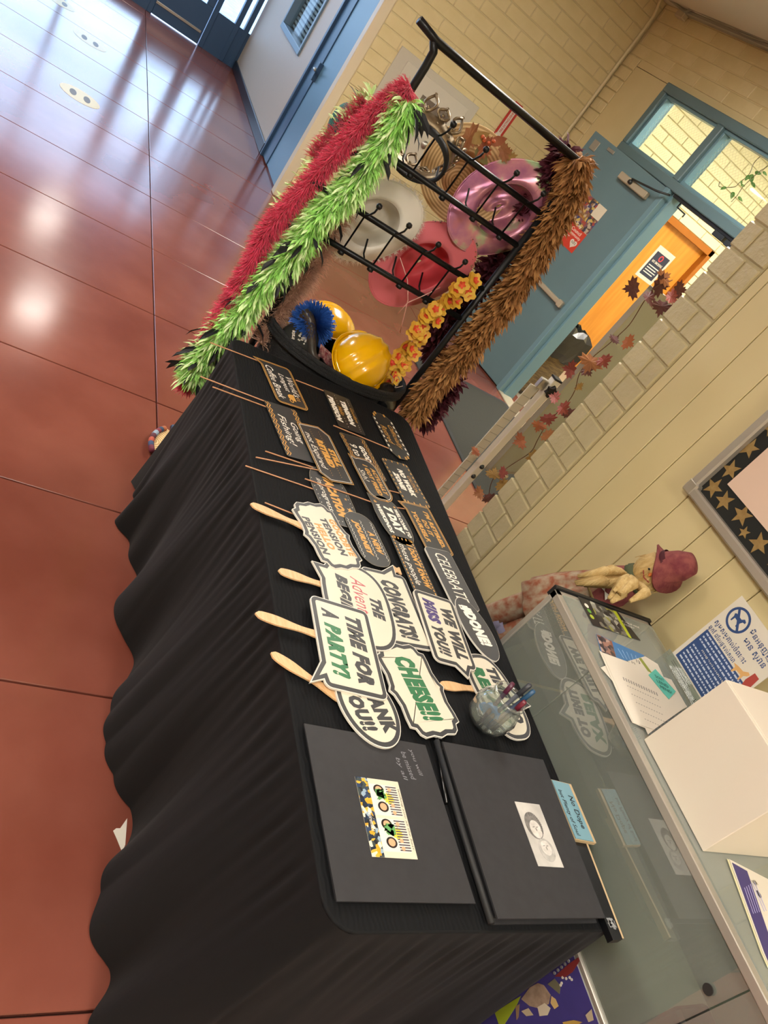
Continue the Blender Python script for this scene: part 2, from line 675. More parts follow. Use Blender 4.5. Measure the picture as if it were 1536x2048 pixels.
k.build('latch_strike', mat('dark_steel'), t1)

# open door leaf, swung back nearly against the wall
A18 = math.radians(18)
d1 = empty_struct('door_1', 'open blue door with closer, poster and lever bar', 'door', (5.10, -4.02, 0), A18)
D1 = root_matrix(d1)


def loc_build(mb, name, m, parent, smooth=False):
    return mb.build(name, m, parent, smooth, rel=False)


loc_build(MB().box((0.012, -0.045, 0.012), (0.915, 0.0, 1.985), bev=0.003), 'door_leaf', m_blue, d1)
loc_build(MB().box((0.0, -0.05, 0.012), (0.011, 0.004, 1.985)), 'door_edge', mat('door_edge_blue', '4d7288', 0.4), d1)  # hinge edge in a deeper blue than the leaf
for z in (0.26, 1.03, 1.82):
    h = MB()
    h.box((-0.028, 0.0, z - 0.055), (0.03, 0.006, z + 0.055), bev=0.001)
    h.tube([(0.0, 0.01, z - 0.058), (0.0, 0.01, z + 0.058)], 0.008, 8)
    for q in (-0.04, 0, 0.04):
        h.tube([(0.018, 0.006, z + q), (0.018, 0.008, z + q)], 0.004, 6)
        h.tube([(-0.016, 0.006, z + q), (-0.016, 0.008, z + q)], 0.004, 6)
    loc_build(h, 'hinge', m_brass, d1)
c = loc_build(MB().box((0.10, 0.0, 1.83), (0.42, 0.05, 1.885), bev=0.006), 'door_closer', mat('closer_tan', 'a69b86', 0.4), d1)
k = MB()
k.tube([(0.28, 0.05, 1.865), (0.28, 0.065, 1.885), (0.02, 0.09, 1.925), (-0.08, 0.06, 1.96)], 0.008, 6)
k.tube([(0.28, 0.045, 1.86), (0.28, 0.075, 1.86)], 0.016, 10)
loc_build(k, 'closer_arm', mat('dark_steel'), d1, True)
k = MB()
k.box((0.07, 0.0, 0.845), (0.44, 0.035, 0.885), bev=0.006)
k.box((0.05, 0.0, 0.835), (0.10, 0.04, 0.895), bev=0.006)
loc_build(k, 'push_bar', mat('bar_grey', 'b7ac98', 0.35, 0.3), d1)
k = MB()
k.box((0.79, 0.0, 1.86), (0.86, 0.008, 1.94), bev=0.002).box((0.62, 0.0, 1.93), (0.70, 0.01, 1.955), bev=0.002)
loc_build(k, 'top_bolt', m_steel, d1)
# poster fixed to the leaf
mp = D1 @ Matrix(((-1, 0, 0, 0.47), (0, 0, 1, 0.0015), (0, 1, 0, 1.405), (0, 0, 0, 1)))
po = thing('poster', 'red and photo poster with white heart taped on the open blue door', 'poster', mtx=mp)
PW, PH = 0.30, 0.41
loc_build(MB().box((-PW / 2, -PH / 2, 0), (PW / 2, PH / 2, 0.001)), 'sheet', mat('poster_red', 'c8402f', 0.4), po)


def mosaic(name, cols, scale):
    if name in MATS:
        return MATS[name]
    m = mat(name, cols[0], 0.35)
    nt = m.node_tree
    tc = nt.nodes.new('ShaderNodeTexCoord')
    v = nt.nodes.new('ShaderNodeTexVoronoi')
    v.inputs['Scale'].default_value = scale
    nt.links.new(tc.outputs['Object'], v.inputs['Vector'])
    sep = nt.nodes.new('ShaderNodeSeparateColor')
    nt.links.new(v.outputs['Color'], sep.inputs[0])
    r = nt.nodes.new('ShaderNodeValToRGB')
    r.color_ramp.interpolation = 'CONSTANT'
    r.color_ramp.elements[0].color = lin(cols[0])
    r.color_ramp.elements[1].position = 0.999
    r.color_ramp.elements[1].color = lin(cols[-1])
    for i, cc in enumerate(cols[1:], 1):
        e = r.color_ramp.elements.new(i / len(cols))
        e.color = lin(cc)
    nt.links.new(sep.outputs[0], r.inputs[0])
    nt.links.new(r.outputs[0], nt.nodes['Principled BSDF'].inputs['Base Color'])
    return m


loc_build(MB().box((-PW / 2, -0.03, 0.001), (PW / 2, PH / 2, 0.0014)), 'photo', mosaic('crowd_photo', ['3b3a45', '8a6a4a', 'c9b060', '7a5560', '3f4a78', 'b8a894', '5a4636', 'a24a40'], 45), po)
loc_build(MB().box((PW / 2 - 0.1, 0.10, 0.0014), (PW / 2, PH / 2, 0.0017)), 'photo_sky', mat('paper_cream', 'd9d0ba', 0.5), po)
hp = []
for k in range(32):
    t = 2 * math.pi * k / 32
    hp.append((0.0024 * 16 * math.sin(t) ** 3 + 0.095, 0.0024 * (13 * math.cos(t) - 5 * math.cos(2 * t) - 2 * math.cos(3 * t) - math.cos(4 * t)) - 0.145))
loc_build(MB().prism(hp, 0.001, 0.0016), 'heart', mat('paper_white', 'd3cdc0', 0.5), po)
m_ink = mat('black_ink', '16181a', 0.5)
m_wink = mat('white_ink', 'eee8da', 0.45)
lettering(po, 'ours', m_ink, 0.095, -0.138, 0.05, 0.018, 0.0018)
lettering(po, 'City', m_wink, 0.03, -0.02, 0.07, 0.032, 0.0018, bold=0.01)
lettering(po, 'Council', m_wink, 0.045, -0.058, 0.12, 0.028, 0.0018, bold=0.01)
lettering(po, 'Community', m_wink, 0.055, -0.093, 0.15, 0.030, 0.0018, bold=0.01)
for i in range(3):
    loc_build(MB().box((-0.12, -0.125 - i * 0.018, 0.001), (0.02 - 0.02 * i, -0.119 - i * 0.018, 0.0014)), 'text_line', m_wink, po)

# ---- corridor beyond the doorway
m_corr = mat('corridor_block', 'ede3bb', 0.5)
wc = MB()
wc.box((6.92, -5.62, 0), (7.05, -4.2, ZC))
wc.box((6.92, -6.46, 1.88), (7.05, -5.62, ZC))
wc.box((6.92, -8.0, 0), (7.05, -6.46, ZC))
wc = struct(wc.build('wall_corridor', m_corr), 'bright cream block wall of the corridor beyond the door', 'wall')
brick_wall(wc, lambda a, b, c, d: ((6.90, a, c), (6.92, b, d)), [(-5.6, -4.22, 0.1, ZC), (-6.48, -5.6, 1.9, ZC), (-7.7, -6.48, 0.1, ZC)], L=0.4, H=0.1, m=m_corr, seam=0.008)
struct(MB().box((2.0, -8.0, 0), (2.12, -4.2, ZC)).build('wall_corridor_near', m_corr), 'near end wall of the corridor', 'wall')
struct(MB().box((2.0, -8.12, 0), (7.05, -8.0, ZC)).build('wall_corridor_back', m_corr), 'back wall of the corridor', 'wall')
struct(MB().box((2.0, -8.1, -0.06), (7.05, -4.3, 0.0)).build('floor_corridor', mat('corridor_floor', '9a8f7e', 0.4)), 'pale corridor floor', 'floor')
m_oak = mat('orange_oak', 'dc963c', 0.32, col2='cc8630', scale=6, stretch=(1, 3, 0.35))
d3 = empty_struct('door_3', 'orange varnished wooden door in the corridor', 'door', (6.93, -6.04, 0))
MB().box((6.955, -6.42, 0.01), (7.0, -5.66, 1.83), bev=0.003).build('door_leaf', m_oak, d3)
for lo, hi in (((6.88, -6.48, 0), (7.0, -6.42, 1.90)), ((6.88, -5.66, 0), (7.0, -5.60, 1.90)), ((6.88, -6.48, 1.83), (7.0, -5.60, 1.90))):
    MB().box(lo, hi, bev=0.004).build('door_frame', mat('oak_frame', 'a9651f', 0.35), d3)
nm = Matrix(((0, 0, -1, 6.954), (-1, 0, 0, -6.02), (0, 1, 0, 1.43), (0, 0, 0, 1)))
no = thing('door_notice', 'white notice with a navy panel taped on the orange door', 'notice', mtx=nm)
loc_build(MB().box((-0.14, -0.19, 0), (0.14, 0.19, 0.001)), 'sheet', mat('paper_white'), no)
loc_build(MB().box((-0.11, -0.15, 0.001), (0.11, 0.13, 0.0014)), 'panel', mat('navy_print', '2c3347', 0.5), no)
loc_build(MB().band(ell(0.06, 0.07, 24), ell(0.035, 0.045, 24), 0.0017), 'ring', mat('red_print', 'd8434a', 0.5), no)
for ob in no.children:
    if ob.name.startswith('ring'):
        ob.location = (0, 0.085, 0)
lettering(no, 'NO SMOKING', m_wink, 0, 0.025, 0.17, 0.028, 0.0018, bold=0.015)
for i in range(4):
    loc_build(MB().box((-0.085, -0.03 - i * 0.028, 0.0014), (0.085 - 0.02 * (i % 2), -0.02 - i * 0.028, 0.0018)), 'text_line', m_wink, no)

# ---- right wall with vertical boards, exposed blocks at its end
wr = MB().box((-2.6, -2.25, 0), (2.0, -2.115, ZC)).box((2.0, -2.25, 0), (2.194, -2.099, ZC)).build('wall_right', mat('board_groove', 'b0a37a', 0.6))
struct(wr, 'cream boarded wall behind the glass showcase', 'wall')
edges = [2.0, 1.955, 1.82, 1.68, 1.54, 1.40, 1.265, 1.13] + [1.13 - 0.137 * k for k in range(1, 14)]
for a, b in zip(edges, edges[1:]):
    MB().box((b + 0.0015, -2.118, 0), (a - 0.0015, -2.10, ZC), bev=0.0025).build('board', m_board, wr)
for r in range(30):
    z = r * 0.105 - 0.02
    xm = 2.085 if r % 2 else 2.125
    for a, b in ((2.005, xm - 0.004), (xm + 0.004, 2.205)):
        MB().box((a, -2.26, max(0, z + 0.004)), (b, -2.092, min(ZC, z + 0.101)), bev=0.005).build('brick', m_pier, wr)

# ---- remaining shell: ceiling, soffit, left and back walls
cl = MB()
cl.box((-2.6, -4.25, ZC), (6.9, 4.2, ZC + 0.1))
cl.box((6.78, -2.16, 2.7), (11.1, 4.2, 2.8))
cl.box((2.0, -8.1, ZC), (7.05, -4.2, ZC + 0.1))
struct(cl.build('ceiling', m_ceil), 'off-white ceiling above the lobby', 'ceiling')
struct(MB().box((6.78, -2.05, 2.7), (6.9, 4.2, ZC)).build('wall_header', m_plaster), 'drop beam where the hall ceiling lowers', 'wall')
struct(MB().box((-2.6, 4.1, 0), (11.1, 4.2, ZC)).build('wall_left', mat('left_wall_paint', 'c9b98f', 0.5)), 'cream wall on the open side of the lobby', 'wall')
struct(MB().box((-2.7, -2.25, 0), (-2.6, 4.2, ZC)).build('wall_back', mat('left_wall_paint')), 'cream wall behind the viewer', 'wall')
struct(MB().box((2.0, -4.2, 0), (2.12, -2.25, ZC)).build('wall_recess', m_plaster), 'short cream wall of the recess', 'wall')

# outside
tag(MB().box((11.2, -20, -0.12), (45, 25, -0.05)).build('pavement', mat('pavement', '9fa6ab', 0.8, col2='8d959b')), 'grey pavement outside the glazed entrance', 'pavement')['kind'] = 'structure'

# ---- ceiling lights
m_diff = mat('light_diffuser', 'ffffff', 0.6, emit=LIGHT_COLOR, estr=LIGHT_STRENGTH)


def ceiling_light(x, y, z, sx, sy, label):
    t = thing('ceiling_light', label, 'ceiling light', (x, y, z), group='ceiling light panels')
    MB().box((x - sx / 2, y - sy / 2, z - 0.012), (x + sx / 2, y + sy / 2, z - 0.004)).build('diffuser', m_diff, t)
    f = MB()
    for lo, hi in (((-sx / 2 - 0.03, -sy / 2 - 0.03), (sx / 2 + 0.03, -sy / 2)), ((-sx / 2 - 0.03, sy / 2), (sx / 2 + 0.03, sy / 2 + 0.03)), ((-sx / 2 - 0.03, -sy / 2), (-sx / 2, sy / 2)), ((sx / 2, -sy / 2), (sx / 2 + 0.03, sy / 2))):
        f.box((x + lo[0], y + lo[1], z - 0.02), (x + hi[0], y + hi[1], z))
    f.build('frame', m_white, t)
    return t


ceiling_light(8.05, -0.78, 2.70, 0.35, 0.35, 'small square ceiling light of the hall, nearer the lobby')
ceiling_light(10.35, -0.72, 2.70, 0.35, 0.35, 'small square ceiling light of the hall, nearer the entrance')
for x, y, lb in ((0.2, 0.9, 'long ceiling light panel above the viewer'), (2.6, 1.9, 'long ceiling light panel left of the table'),
                 (3.6, -2.3, 'long ceiling light panel in front of the blue door'), (-1.4, -0.9, 'long ceiling light panel behind the viewer'), (5.2, 0.9, 'long ceiling light panel before the hall')):
    ceiling_light(x, y, ZC, 1.2, 0.6, lb)
for y_, lb in ((-4.9, 'ceiling light panel of the corridor, nearer the doorway'), (-6.6, 'added ceiling light panel brightening the corridor, farther from the doorway')):  # second panel is unseen, added to brighten the corridor
    ceiling_light(5.0, y_, ZC, 1.2, 0.6, lb)

# ================================================================== TABLE AND ITS CLOTH
TX0, TX1, TY0, TY1, TZ = 0.405, 2.225, -1.505, -0.765, 0.742
m_cloth = mat('black_crinkle_cloth', '0f1012', 0.8, bump=0.0, spec=0.2)
nt = m_cloth.node_tree
tcn = nt.nodes['Texture Coordinate']
wv = nt.nodes.new('ShaderNodeTexWave')
wv.bands_direction = 'Y'
wv.inputs['Scale'].default_value = 30
wv.inputs['Distortion'].default_value = 9
wv.inputs['Detail'].default_value = 2
wv.inputs['Detail Scale'].default_value = 0.6
nt.links.new(tcn.outputs['Object'], wv.inputs[0])
bpn = nt.nodes.new('ShaderNodeBump')
bpn.inputs['Strength'].default_value = 0.2
bpn.inputs['Distance'].default_value = 0.004
nt.links.new(wv.outputs['Fac'], bpn.inputs['Height'])
nt.links.new(bpn.outputs[0], nt.nodes['Principled BSDF'].inputs['Normal'])
m_skirt = mat('black_skirt_cloth', '090a0c', 0.8, bump=0.07, bscale=50, stretch=(1, 1, 0.25), spec=0.25, sheen=0.04)

top2 = [((p[0] + (TX0 + TX1) / 2), (p[1] + (TY0 + TY1) / 2)) for p in rrect(TX1 - TX0, TY1 - TY0, 0.055, 6)]
tcl = MB().prism(top2, TZ - 0.02, TZ).build('tablecloth', m_cloth)
tag(tcl, 'black crinkled cloth covering the long table down to the floor', 'tablecloth')


def skirt():
    # walk the rounded rectangle counter-clockwise with arc length
    per = resample(top2, 0.006)
    n = len(per)
    L = [0]
    for i in range(n):
        L.append(L[-1] + (Vector(per[(i + 1) % n]) - Vector(per[i])).length)
    tot = L[-1]
    # hem crests (distance along x of the front edge) observed in the photo, then an irregular series elsewhere
    rnd = random.Random(3)
    crest = [(2.02, .9), (1.62, 1.1), (1.27, 1.15), (1.12, 1.2), (0.78, 1.25), (0.66, 1.0), (0.50, 1.2)]
    rows = []
    NZ = 26
    for j in range(NZ + 1):
        t = j / NZ
        z = TZ - 0.004 - t * (TZ - 0.012)
        row = []
        for i in range(n):
            p = Vector(per[i])
            q, r0 = Vector(per[(i + 3) % n]), Vector(per[i - 3])
            tn = (q - r0).normalized()
            no = Vector((tn.y, -tn.x))
            s = L[i]
            # gathers: fine pleats near the seam, broad folds at the hem
            fine = 0.006 * math.sin(s * 150 + 2.0 * math.sin(s * 11)) * math.sin(s * 31 + 1) * (1 - t) ** 4 * min(1, t * 9)
            w = 0.0
            if no.y > 0.7:      # front side: measured folds
                for cx, am in crest:
                    d = (p.x + 0.07 * (1 - t) - cx)
                    w += am * math.exp(-(d / 0.085) ** 2)
                w = 0.062 * (w - 0.18) + 0.010 * math.sin(s * 37) * t + 0.009 * abs(math.sin(s * 24 + 2.2 * math.sin(s * 5.3)))
            else:
                w = 0.05 * (math.sin(s * 19 + 1.3 * math.sin(s * 7)) * 0.5 + 0.5) + 0.008 * math.sin(s * 43)
            out = fine + w * (t ** 1.25) + 0.012 * t + 0.003
            if no.y < -0.7:
                out = 0.003 + 0.012 * math.sin(s * 30) * t
            row.append((p.x + no.x * out, p.y + no.y * out, max(0.004, z)))
        rows.append(row)
    b = MB().grid(rows, closed_u=True)
    o = b.build('skirt', m_skirt, tcl, True)
    seam = MB().tube([(p[0], p[1], TZ - 0.003) for p in per[::3]], 0.0035, 6, closed=True)
    seam.build('seam', m_skirt, tcl, True)


skirt()

ft = thing('folding_table', 'long folding table hidden under the black cloth', 'table', (1.315, -1.135, 0))
MB().prism([(p[0] * 0.985 + 1.315 * 0.015, p[1] * 0.985 - 1.135 * 0.015) for p in top2], TZ - 0.06, TZ - 0.022).build('tabletop', mat('plastic_grey', '9a9a96', 0.5), ft)
for x in (0.62, 2.0):
    for y in (-1.38, -0.90):
        MB().tube([(x, y, 0), (x, y, TZ - 0.06)], 0.014, 8).build('leg', mat('dark_steel'), ft)

# ================================================================== PHOTO BOARDS
m_blackcard = mat('black_card', '2e2e31', 0.6, col2='2a2a2d', scale=40)
m_blackedge = mat('black_card_edge', '1d1e20', 0.6)


def slab(name, pts, z0, z1, m, parent=None):
    b = MB().prism([(p[0], p[1]) for p in pts], z0, z1)
    return b.build(name, m, parent)


bd = thing('guest_board', 'black square guest board with a colourful postcard in its centre', 'guest board', (0.61, -0.93, TZ))
slab('backing_sheet', [(0.775, -0.79), (0.773, -1.087), (0.455, -1.092), (0.455, -0.788)], TZ, TZ + 0.004, m_blackedge, bd)
slab('middle_sheet', [(0.776, -0.785), (0.774, -1.085), (0.450, -1.09), (0.452, -0.783)], TZ + 0.0045, TZ + 0.008, m_blackedge, bd)
slab('top_sheet', [(0.775, -0.779), (0.772, -1.083), (0.448, -1.091), (0.447, -0.782)], TZ + 0.0085, TZ + 0.0115, m_blackcard, bd)
# handwriting, silver ink
m_silver = mat('silver_ink', '83848a', 0.4)
for s, x, y, w in (('you will', 0.726, -1.040, 0.06), ('be missed', 0.716, -1.018, 0.062), ('by all', 0.706, -0.996, 0.05)):
    lettering(bd, s, m_silver, x - 0.61, y + 0.93, w, 0.013, 0.0118, shear=0.2, rot=math.pi + 0.15)
pc = thing('postcard', 'colourful illustrated postcard lying on the black guest board', 'postcard', (0.599, -0.925, TZ + 0.012), math.pi)
loc_build(MB().box((-0.076, -0.052, 0), (0.076, 0.052, 0.0008)), 'card', mat('postcard_cream', 'd2cab4', 0.5), pc)
loc_build(MB().box((-0.076, -0.052, 0.0008), (0.076, -0.024, 0.001)), 'landscape_print', mosaic('landscape', ['1f2c3f', '2c4060', 'c99a2c', '20242c', '8fa5b5', 'd7a83a', '3f4a4a', 'e1d7c0'], 130), pc)
for k, x0 in enumerate((-0.066, 0.002)):
    loc_build(MB().prism([(p[0] + x0 + 0.032, p[1] + 0.010) for p in rrect(0.062, 0.066, 0.004)], 0.0008, 0.0011), 'panel_print', mat('panel_pale', 'e3dccb', 0.5), pc)
    tr = MB()
    for i in range(12):
        tr.box((x0 + 0.003 + i * 0.005, 0.016, 0.0011), (x0 + 0.0055 + i * 0.005, 0.042, 0.0013))
    loc_build(tr, 'tree_trunk_print', mat('trunk_print', '4d4650', 0.5), pc)
    sp = MB()
    pts = []
    for i in range(24):
        r = 0.013 if i % 2 else 0.009
        pts.append((x0 + 0.028 + r * math.cos(i * math.pi / 12), 0.018 + 1.1 * r * math.sin(i * math.pi / 12)))
    sp.prism(pts, 0.0011, 0.00125)
    loc_build(sp, 'yellow_splash_print', mat('yellow_print', 'e3c63c', 0.5), pc)
    for fx, fy in ((0.012, -0.002), (0.046, 0.0)):
        loc_build(MB().prism([(p[0] + x0 + fx, p[1] + fy) for p in ell(0.021, 0.025, 20)], 0.0012, 0.0014), 'hair_print', mat('hair_print', '231d1c', 0.5), pc)
        loc_build(MB().prism([(p[0] + x0 + fx, p[1] + fy) for p in ell(0.0145, 0.016, 16)], 0.0014, 0.0016), 'face_print', mat('face_print', 'e0a27c', 0.5), pc)
    for fx in (0.010, 0.042, 0.056):
        loc_build(MB().prism([(p[0] + x0 + fx, p[1] + 0.024) for p in ell(0.008, 0.009, 12)], 0.0013, 0.0017), 'face_print', mat('face_print'), pc)
    gr = MB()
    for i in range(14):
        gr.prism([(q[0] + x0 + 0.022 + random.uniform(-.012, .012), q[1] + 0.002 + random.uniform(-.014, .012)) for q in ell(0.003, 0.003, 6)], 0.0014, 0.0017 + i * 0.00002)
    stuff(loc_build(gr, 'leaf_print', mat('green_print', '5d9a5a', 0.5), pc))
lettering(pc, 'Retirement', m_wink, 0.01, -0.036, 0.04, 0.009, 0.0014, shear=0.3)
lettering(pc, 'wishing you all the best', m_ink, 0.0, 0.0475, 0.12, 0.005, 0.0012, shear=0.3)

al = thing('photo_album', 'thick black square album with a grey portrait sketch on its cover', 'album', (0.595, -1.28, TZ))
slab('pages', [(0.768, -1.13), (0.766, -1.43), (0.428, -1.42), (0.425, -1.128)], TZ + 0.004, TZ + 0.024, mat('black_pages', '19191b', 0.7), al)
for z in (TZ, TZ + 0.024):
    slab('cover', [(0.776, -1.120), (0.774, -1.438), (0.418, -1.428), (0.415, -1.118)], z, z + 0.004, m_blackcard, al)
MB().tube([(0.785, -1.117, TZ + 0.014), (0.60, -1.112, TZ + 0.014), (0.412, -1.113, TZ + 0.014)], 0.007, 10).build('spine', m_blackedge, al, True)
sk = thing('sketch_card', 'grey pencil portrait of two heads stuck on the black album', 'card', (0.585, -1.319, TZ + 0.0285), math.pi)
loc_build(MB().box((-0.069, -0.039, 0), (0.069, 0.039, 0.0008)), 'card', mat('sketch_paper', 'c9c6c0', 0.5, col2='aeaba6', scale=14), sk)
m_gr1, m_gr2, m_gr3 = mat('graphite_light', '9b9893', 0.6, col2='b5b2ad', scale=60), mat('graphite_mid', '5f5c59', 0.6, col2='85827e', scale=60), mat('graphite_dark', '4b4947', 0.6)
loc_build(MB().prism([(p[0] - 0.018, p[1] - 0.006) for p in ell(0.060, 0.050, 28)], 0.0008, 0.0010), 'drawn_hair', m_gr2, sk)
loc_build(MB().prism([(p[0] - 0.010, p[1] - 0.004) for p in ell(0.040, 0.034, 24)], 0.0010, 0.0012), 'drawn_face', mat('sketch_face', 'b9b5af', 0.6, col2='d2cec8', scale=70), sk)
loc_build(MB().prism([(p[0] + 0.034, p[1] + 0.006) for p in ell(0.050, 0.046, 24)], 0.0010, 0.0012), 'drawn_hair', m_gr1, sk)
loc_build(MB().prism([(p[0] + 0.030, p[1] + 0.006) for p in ell(0.032, 0.030, 24)], 0.0012, 0.0014), 'drawn_face', mat('sketch_face'), sk)
ln = MB()
for i in range(14):
    a = -1.2 + i * 0.17
    ln.tube([(-0.018 + 0.030 * math.cos(a + 2.2), -0.006 + 0.025 * math.sin(a + 2.2), 0.0014), (-0.018 + 0.021 * math.cos(a + 2.35), -0.006 + 0.018 * math.sin(a + 2.35), 0.0014)], 0.0004, 4)
for fx, fy in ((-0.010, -0.004), (0.030, 0.006)):
    for ey in (-0.005, 0.005):
        ln.tube([(fx - 0.004, fy + ey - 0.003, 0.0016), (fx - 0.005, fy + ey + 0.003, 0.0016)], 0.0006, 4)
    ln.tube([(fx - 0.002, fy, 0.0016), (fx + 0.004, fy + 0.001, 0.0016)], 0.0005, 4)
loc_build(ln, 'pencil_line', m_gr3, sk)

pn = thing('pen', 'slim black pen lying in the gap beside the album spine', 'pen', (0.7, -1.10, TZ))
MB().tube([(0.800, -1.128, TZ + 0.006), (0.645, -1.098, TZ + 0.006)], 0.005, 8).build('barrel', mat('gloss_black', '0e0f11', 0.2), pn, True)
MB().tube([(0.812, -1.130, TZ + 0.006), (0.775, -1.123, TZ + 0.006)], 0.006, 8).build('cap', mat('gloss_black'), pn, True)

# framed boards poking out from under the album
pf = thing('picture_board', 'black picture board with tan wooden edge under the album corner', 'picture board', (0.52, -1.46, TZ))
slab('edge_frame', [(0.66, -1.483), (0.656, -1.495), (0.383, -1.478), (0.384, -1.466)], TZ, TZ + 0.0163, mat('tan_edge', 'bfa680', 0.5), pf)
slab('face', [(0.664, -1.437), (0.657, -1.489), (0.381, -1.472), (0.380, -1.44)], TZ + 0.0005, TZ + 0.0165, mat('black_print', '0d0f12', 0.35), pf)
bl = MB()
for i in range(16):
    bl.prism([(q[0] + 0.408 + random.uniform(-.006, .012), q[1] - 1.458 + random.uniform(-.010, .012)) for q in ell(random.uniform(.004, .012), random.uniform(.003, .006), 7)], TZ + 0.0165, TZ + 0.0168 + i * 0.00003)
bl.build('silver_drawing', mat('silver_print', '8d8f90', 0.4), pf)
pd = thing('slogan_board', 'small blue slogan board with tan edge beside the album', 'slogan board', (0.63, -1.5, TZ))
slab('edge_frame', [(0.725, -1.44), (0.720, -1.508), (0.578, -1.508), (0.582, -1.44)], TZ + 0.017, TZ + 0.026, mat('tan_edge'), pd)
slab('face', [(0.723, -1.44), (0.718, -1.497), (0.580, -1.498), (0.584, -1.44)], TZ + 0.0262, TZ + 0.028, mat('slogan_blue', '6f97a4', 0.4), pd)
lettering(pd, 'No Dope', m_ink, 0.648 - 0.63, -1.480 + 1.5, 0.080, 0.020, 0.0284, shear=0.2, bold=0.015, rot=math.pi)
lettering(pd, 'but Plenty of Soul', m_ink, 0.645 - 0.63, -1.452 + 1.5, 0.11, 0.016, 0.0284, shear=0.2, bold=0.01, rot=math.pi)

# ================================================================== PHOTO PROPS ON STICKS
m_cream = mat('prop_cream', 'd2cbb8', 0.45)
m_edge = mat('prop_white_edge', 'dcd7cc', 0.5)
m_char = mat('prop_charcoal', '3b3c3e', 0.45)
m_dark = mat('prop_black_paper', '2b2c2c', 0.4)
m_gold = mat('prop_gold', 'c08a3c', 0.4)
m_goldt = mat('prop_gold_light', 'cf9a4a', 0.4)
m_green = mat('green_ink', '2f6e48', 0.45)
m_purple = mat('purple_ink', '4b3f74', 0.45)
m_pinkink = mat('pink_ink', 'b4545c', 0.45)
m_wood = mat('birch_stick', 'd8b183', 0.5, col2='cda172', scale=20, stretch=(1, 8, 1))
m_dowel = mat('bamboo_dowel', 'c4906a', 0.5)
GRP = 'photo props on the table'


def craft_stick(length, w=0.021):
    pts = []
    N = 26
    for i in range(N + 1):
        t = i / N
        ww = w * (0.5 + 0.13 * math.sin(t * 9.0 - 0.5))
        if t < 0.08:
            ww *= math.sqrt(max(0, 1 - (1 - t / 0.08) ** 2)) * 0.9 + 0.1
        pts.append((ww, -t * length))
    L = [(-a, b) for a, b in pts]
    full = pts + L[::-1]
    return [(x, y + length) for x, y in [(p[0], -length - p[1]) for p in full]]


def sign(name, label, ctr, ang, layer, outline, texts, style='white', thick=0.005, stick=None, deco=None, cat='photo prop'):
    z = TZ + 0.0045 + layer * 0.0028
    t = thing(name, label, cat, (ctr[0], ctr[1], z), math.pi + math.radians(ang), group=GRP)
    if style == 'white':
        loc_build(MB().prism(outline, 0, thick), 'board', m_edge, t)
        o2 = inset(outline, 0.0022)
        loc_build(MB().prism(o2, thick, thick + 0.0004), 'border', m_char, t)
        o3 = inset(outline, 0.0125)
        loc_build(MB().prism(o3, thick + 0.0004, thick + 0.0008), 'face', m_cream, t)
        zt = thick + 0.0010
    elif style == 'grey':
        loc_build(MB().prism(outline, 0, thick), 'board', mat('prop_white_edge'), t)
        loc_build(MB().prism(inset(outline, 0.0012), thick, thick + 0.0004), 'face', mat('prop_grey', '454648', 0.45), t)
        zt = thick + 0.0007
    else:
        thick = 0.0015
        loc_build(MB().prism(outline, 0, thick), 'board', m_dark, t)
        if style == 'gold':
            loc_build(MB().band(outline, inset(outline, 0.0025), thick + 0.0002), 'gold_edge', m_goldt, t)
            loc_build(MB().band(inset(outline, 0.0055), inset(outline, 0.0075), thick + 0.0003), 'gold_line', m_goldt, t)
        elif style == 'goldwhite':
            loc_build(MB().band(outline, inset(outline, 0.0022), thick + 0.0002), 'gold_edge', m_goldt, t)
            loc_build(MB().band(inset(outline, 0.006), inset(outline, 0.0078), thick + 0.0003), 'white_line', m_wink, t)
        elif style == 'thin':
            loc_build(MB().band(outline, inset(outline, 0.001), thick + 0.0002), 'pale_edge', mat('pale_edge', '9a8f78', 0.5), t)
        zt = thick + 0.0005
    for tx in texts:
        s, m, cx, cy, w, h = tx[:6]
        kw = tx[6] if len(tx) > 6 else {}
        lettering(t, s, m, cx, cy, w, h, zt, **kw)
    if deco:
        deco(t, zt)
    if stick:
        kind, (x0, y0), (x1, y1) = stick
        a, b = Vector((x0, y0)), Vector((x1, y1))
        d = b - a
        if kind == 'craft':
            L = d.length + 0.06
            q = craft_stick(L)
            rot = math.atan2(d.y, d.x) - math.pi / 2
            Rm = Matrix.Rotation(rot, 3, 'Z')
            o = MB().prism(q, -0.0042, -0.0004, R=Rm, at=(x0, y0, 0))
            loc_build(o, 'handle', m_wood, t)
        else:
            e = b + d.normalized() * 0.05
            o = MB().tube([(x0, y0, -0.0021), (e.x, e.y, -0.0021)], 0.0019, 6)
            loc_build(o, 'stick', m_dowel, t)
    return t


def loc2(ctr, ang, p):
    """table point -> local prop frame"""
    a = math.pi + math.radians(ang)
    dx, dy = p[0] - ctr[0], p[1] - ctr[1]
    return (dx * math.cos(a) + dy * math.sin(a), -dx * math.sin(a) + dy * math.cos(a))


def stk(kind, ctr, ang, p0, p1):
    return (kind, loc2(ctr, ang, p0), loc2(ctr, ang, p1))


IT = dict(shear=0.22, bold=0.055)
ITB = dict(shear=0.22, bold=0.08)
SC = dict(shear=0.3)
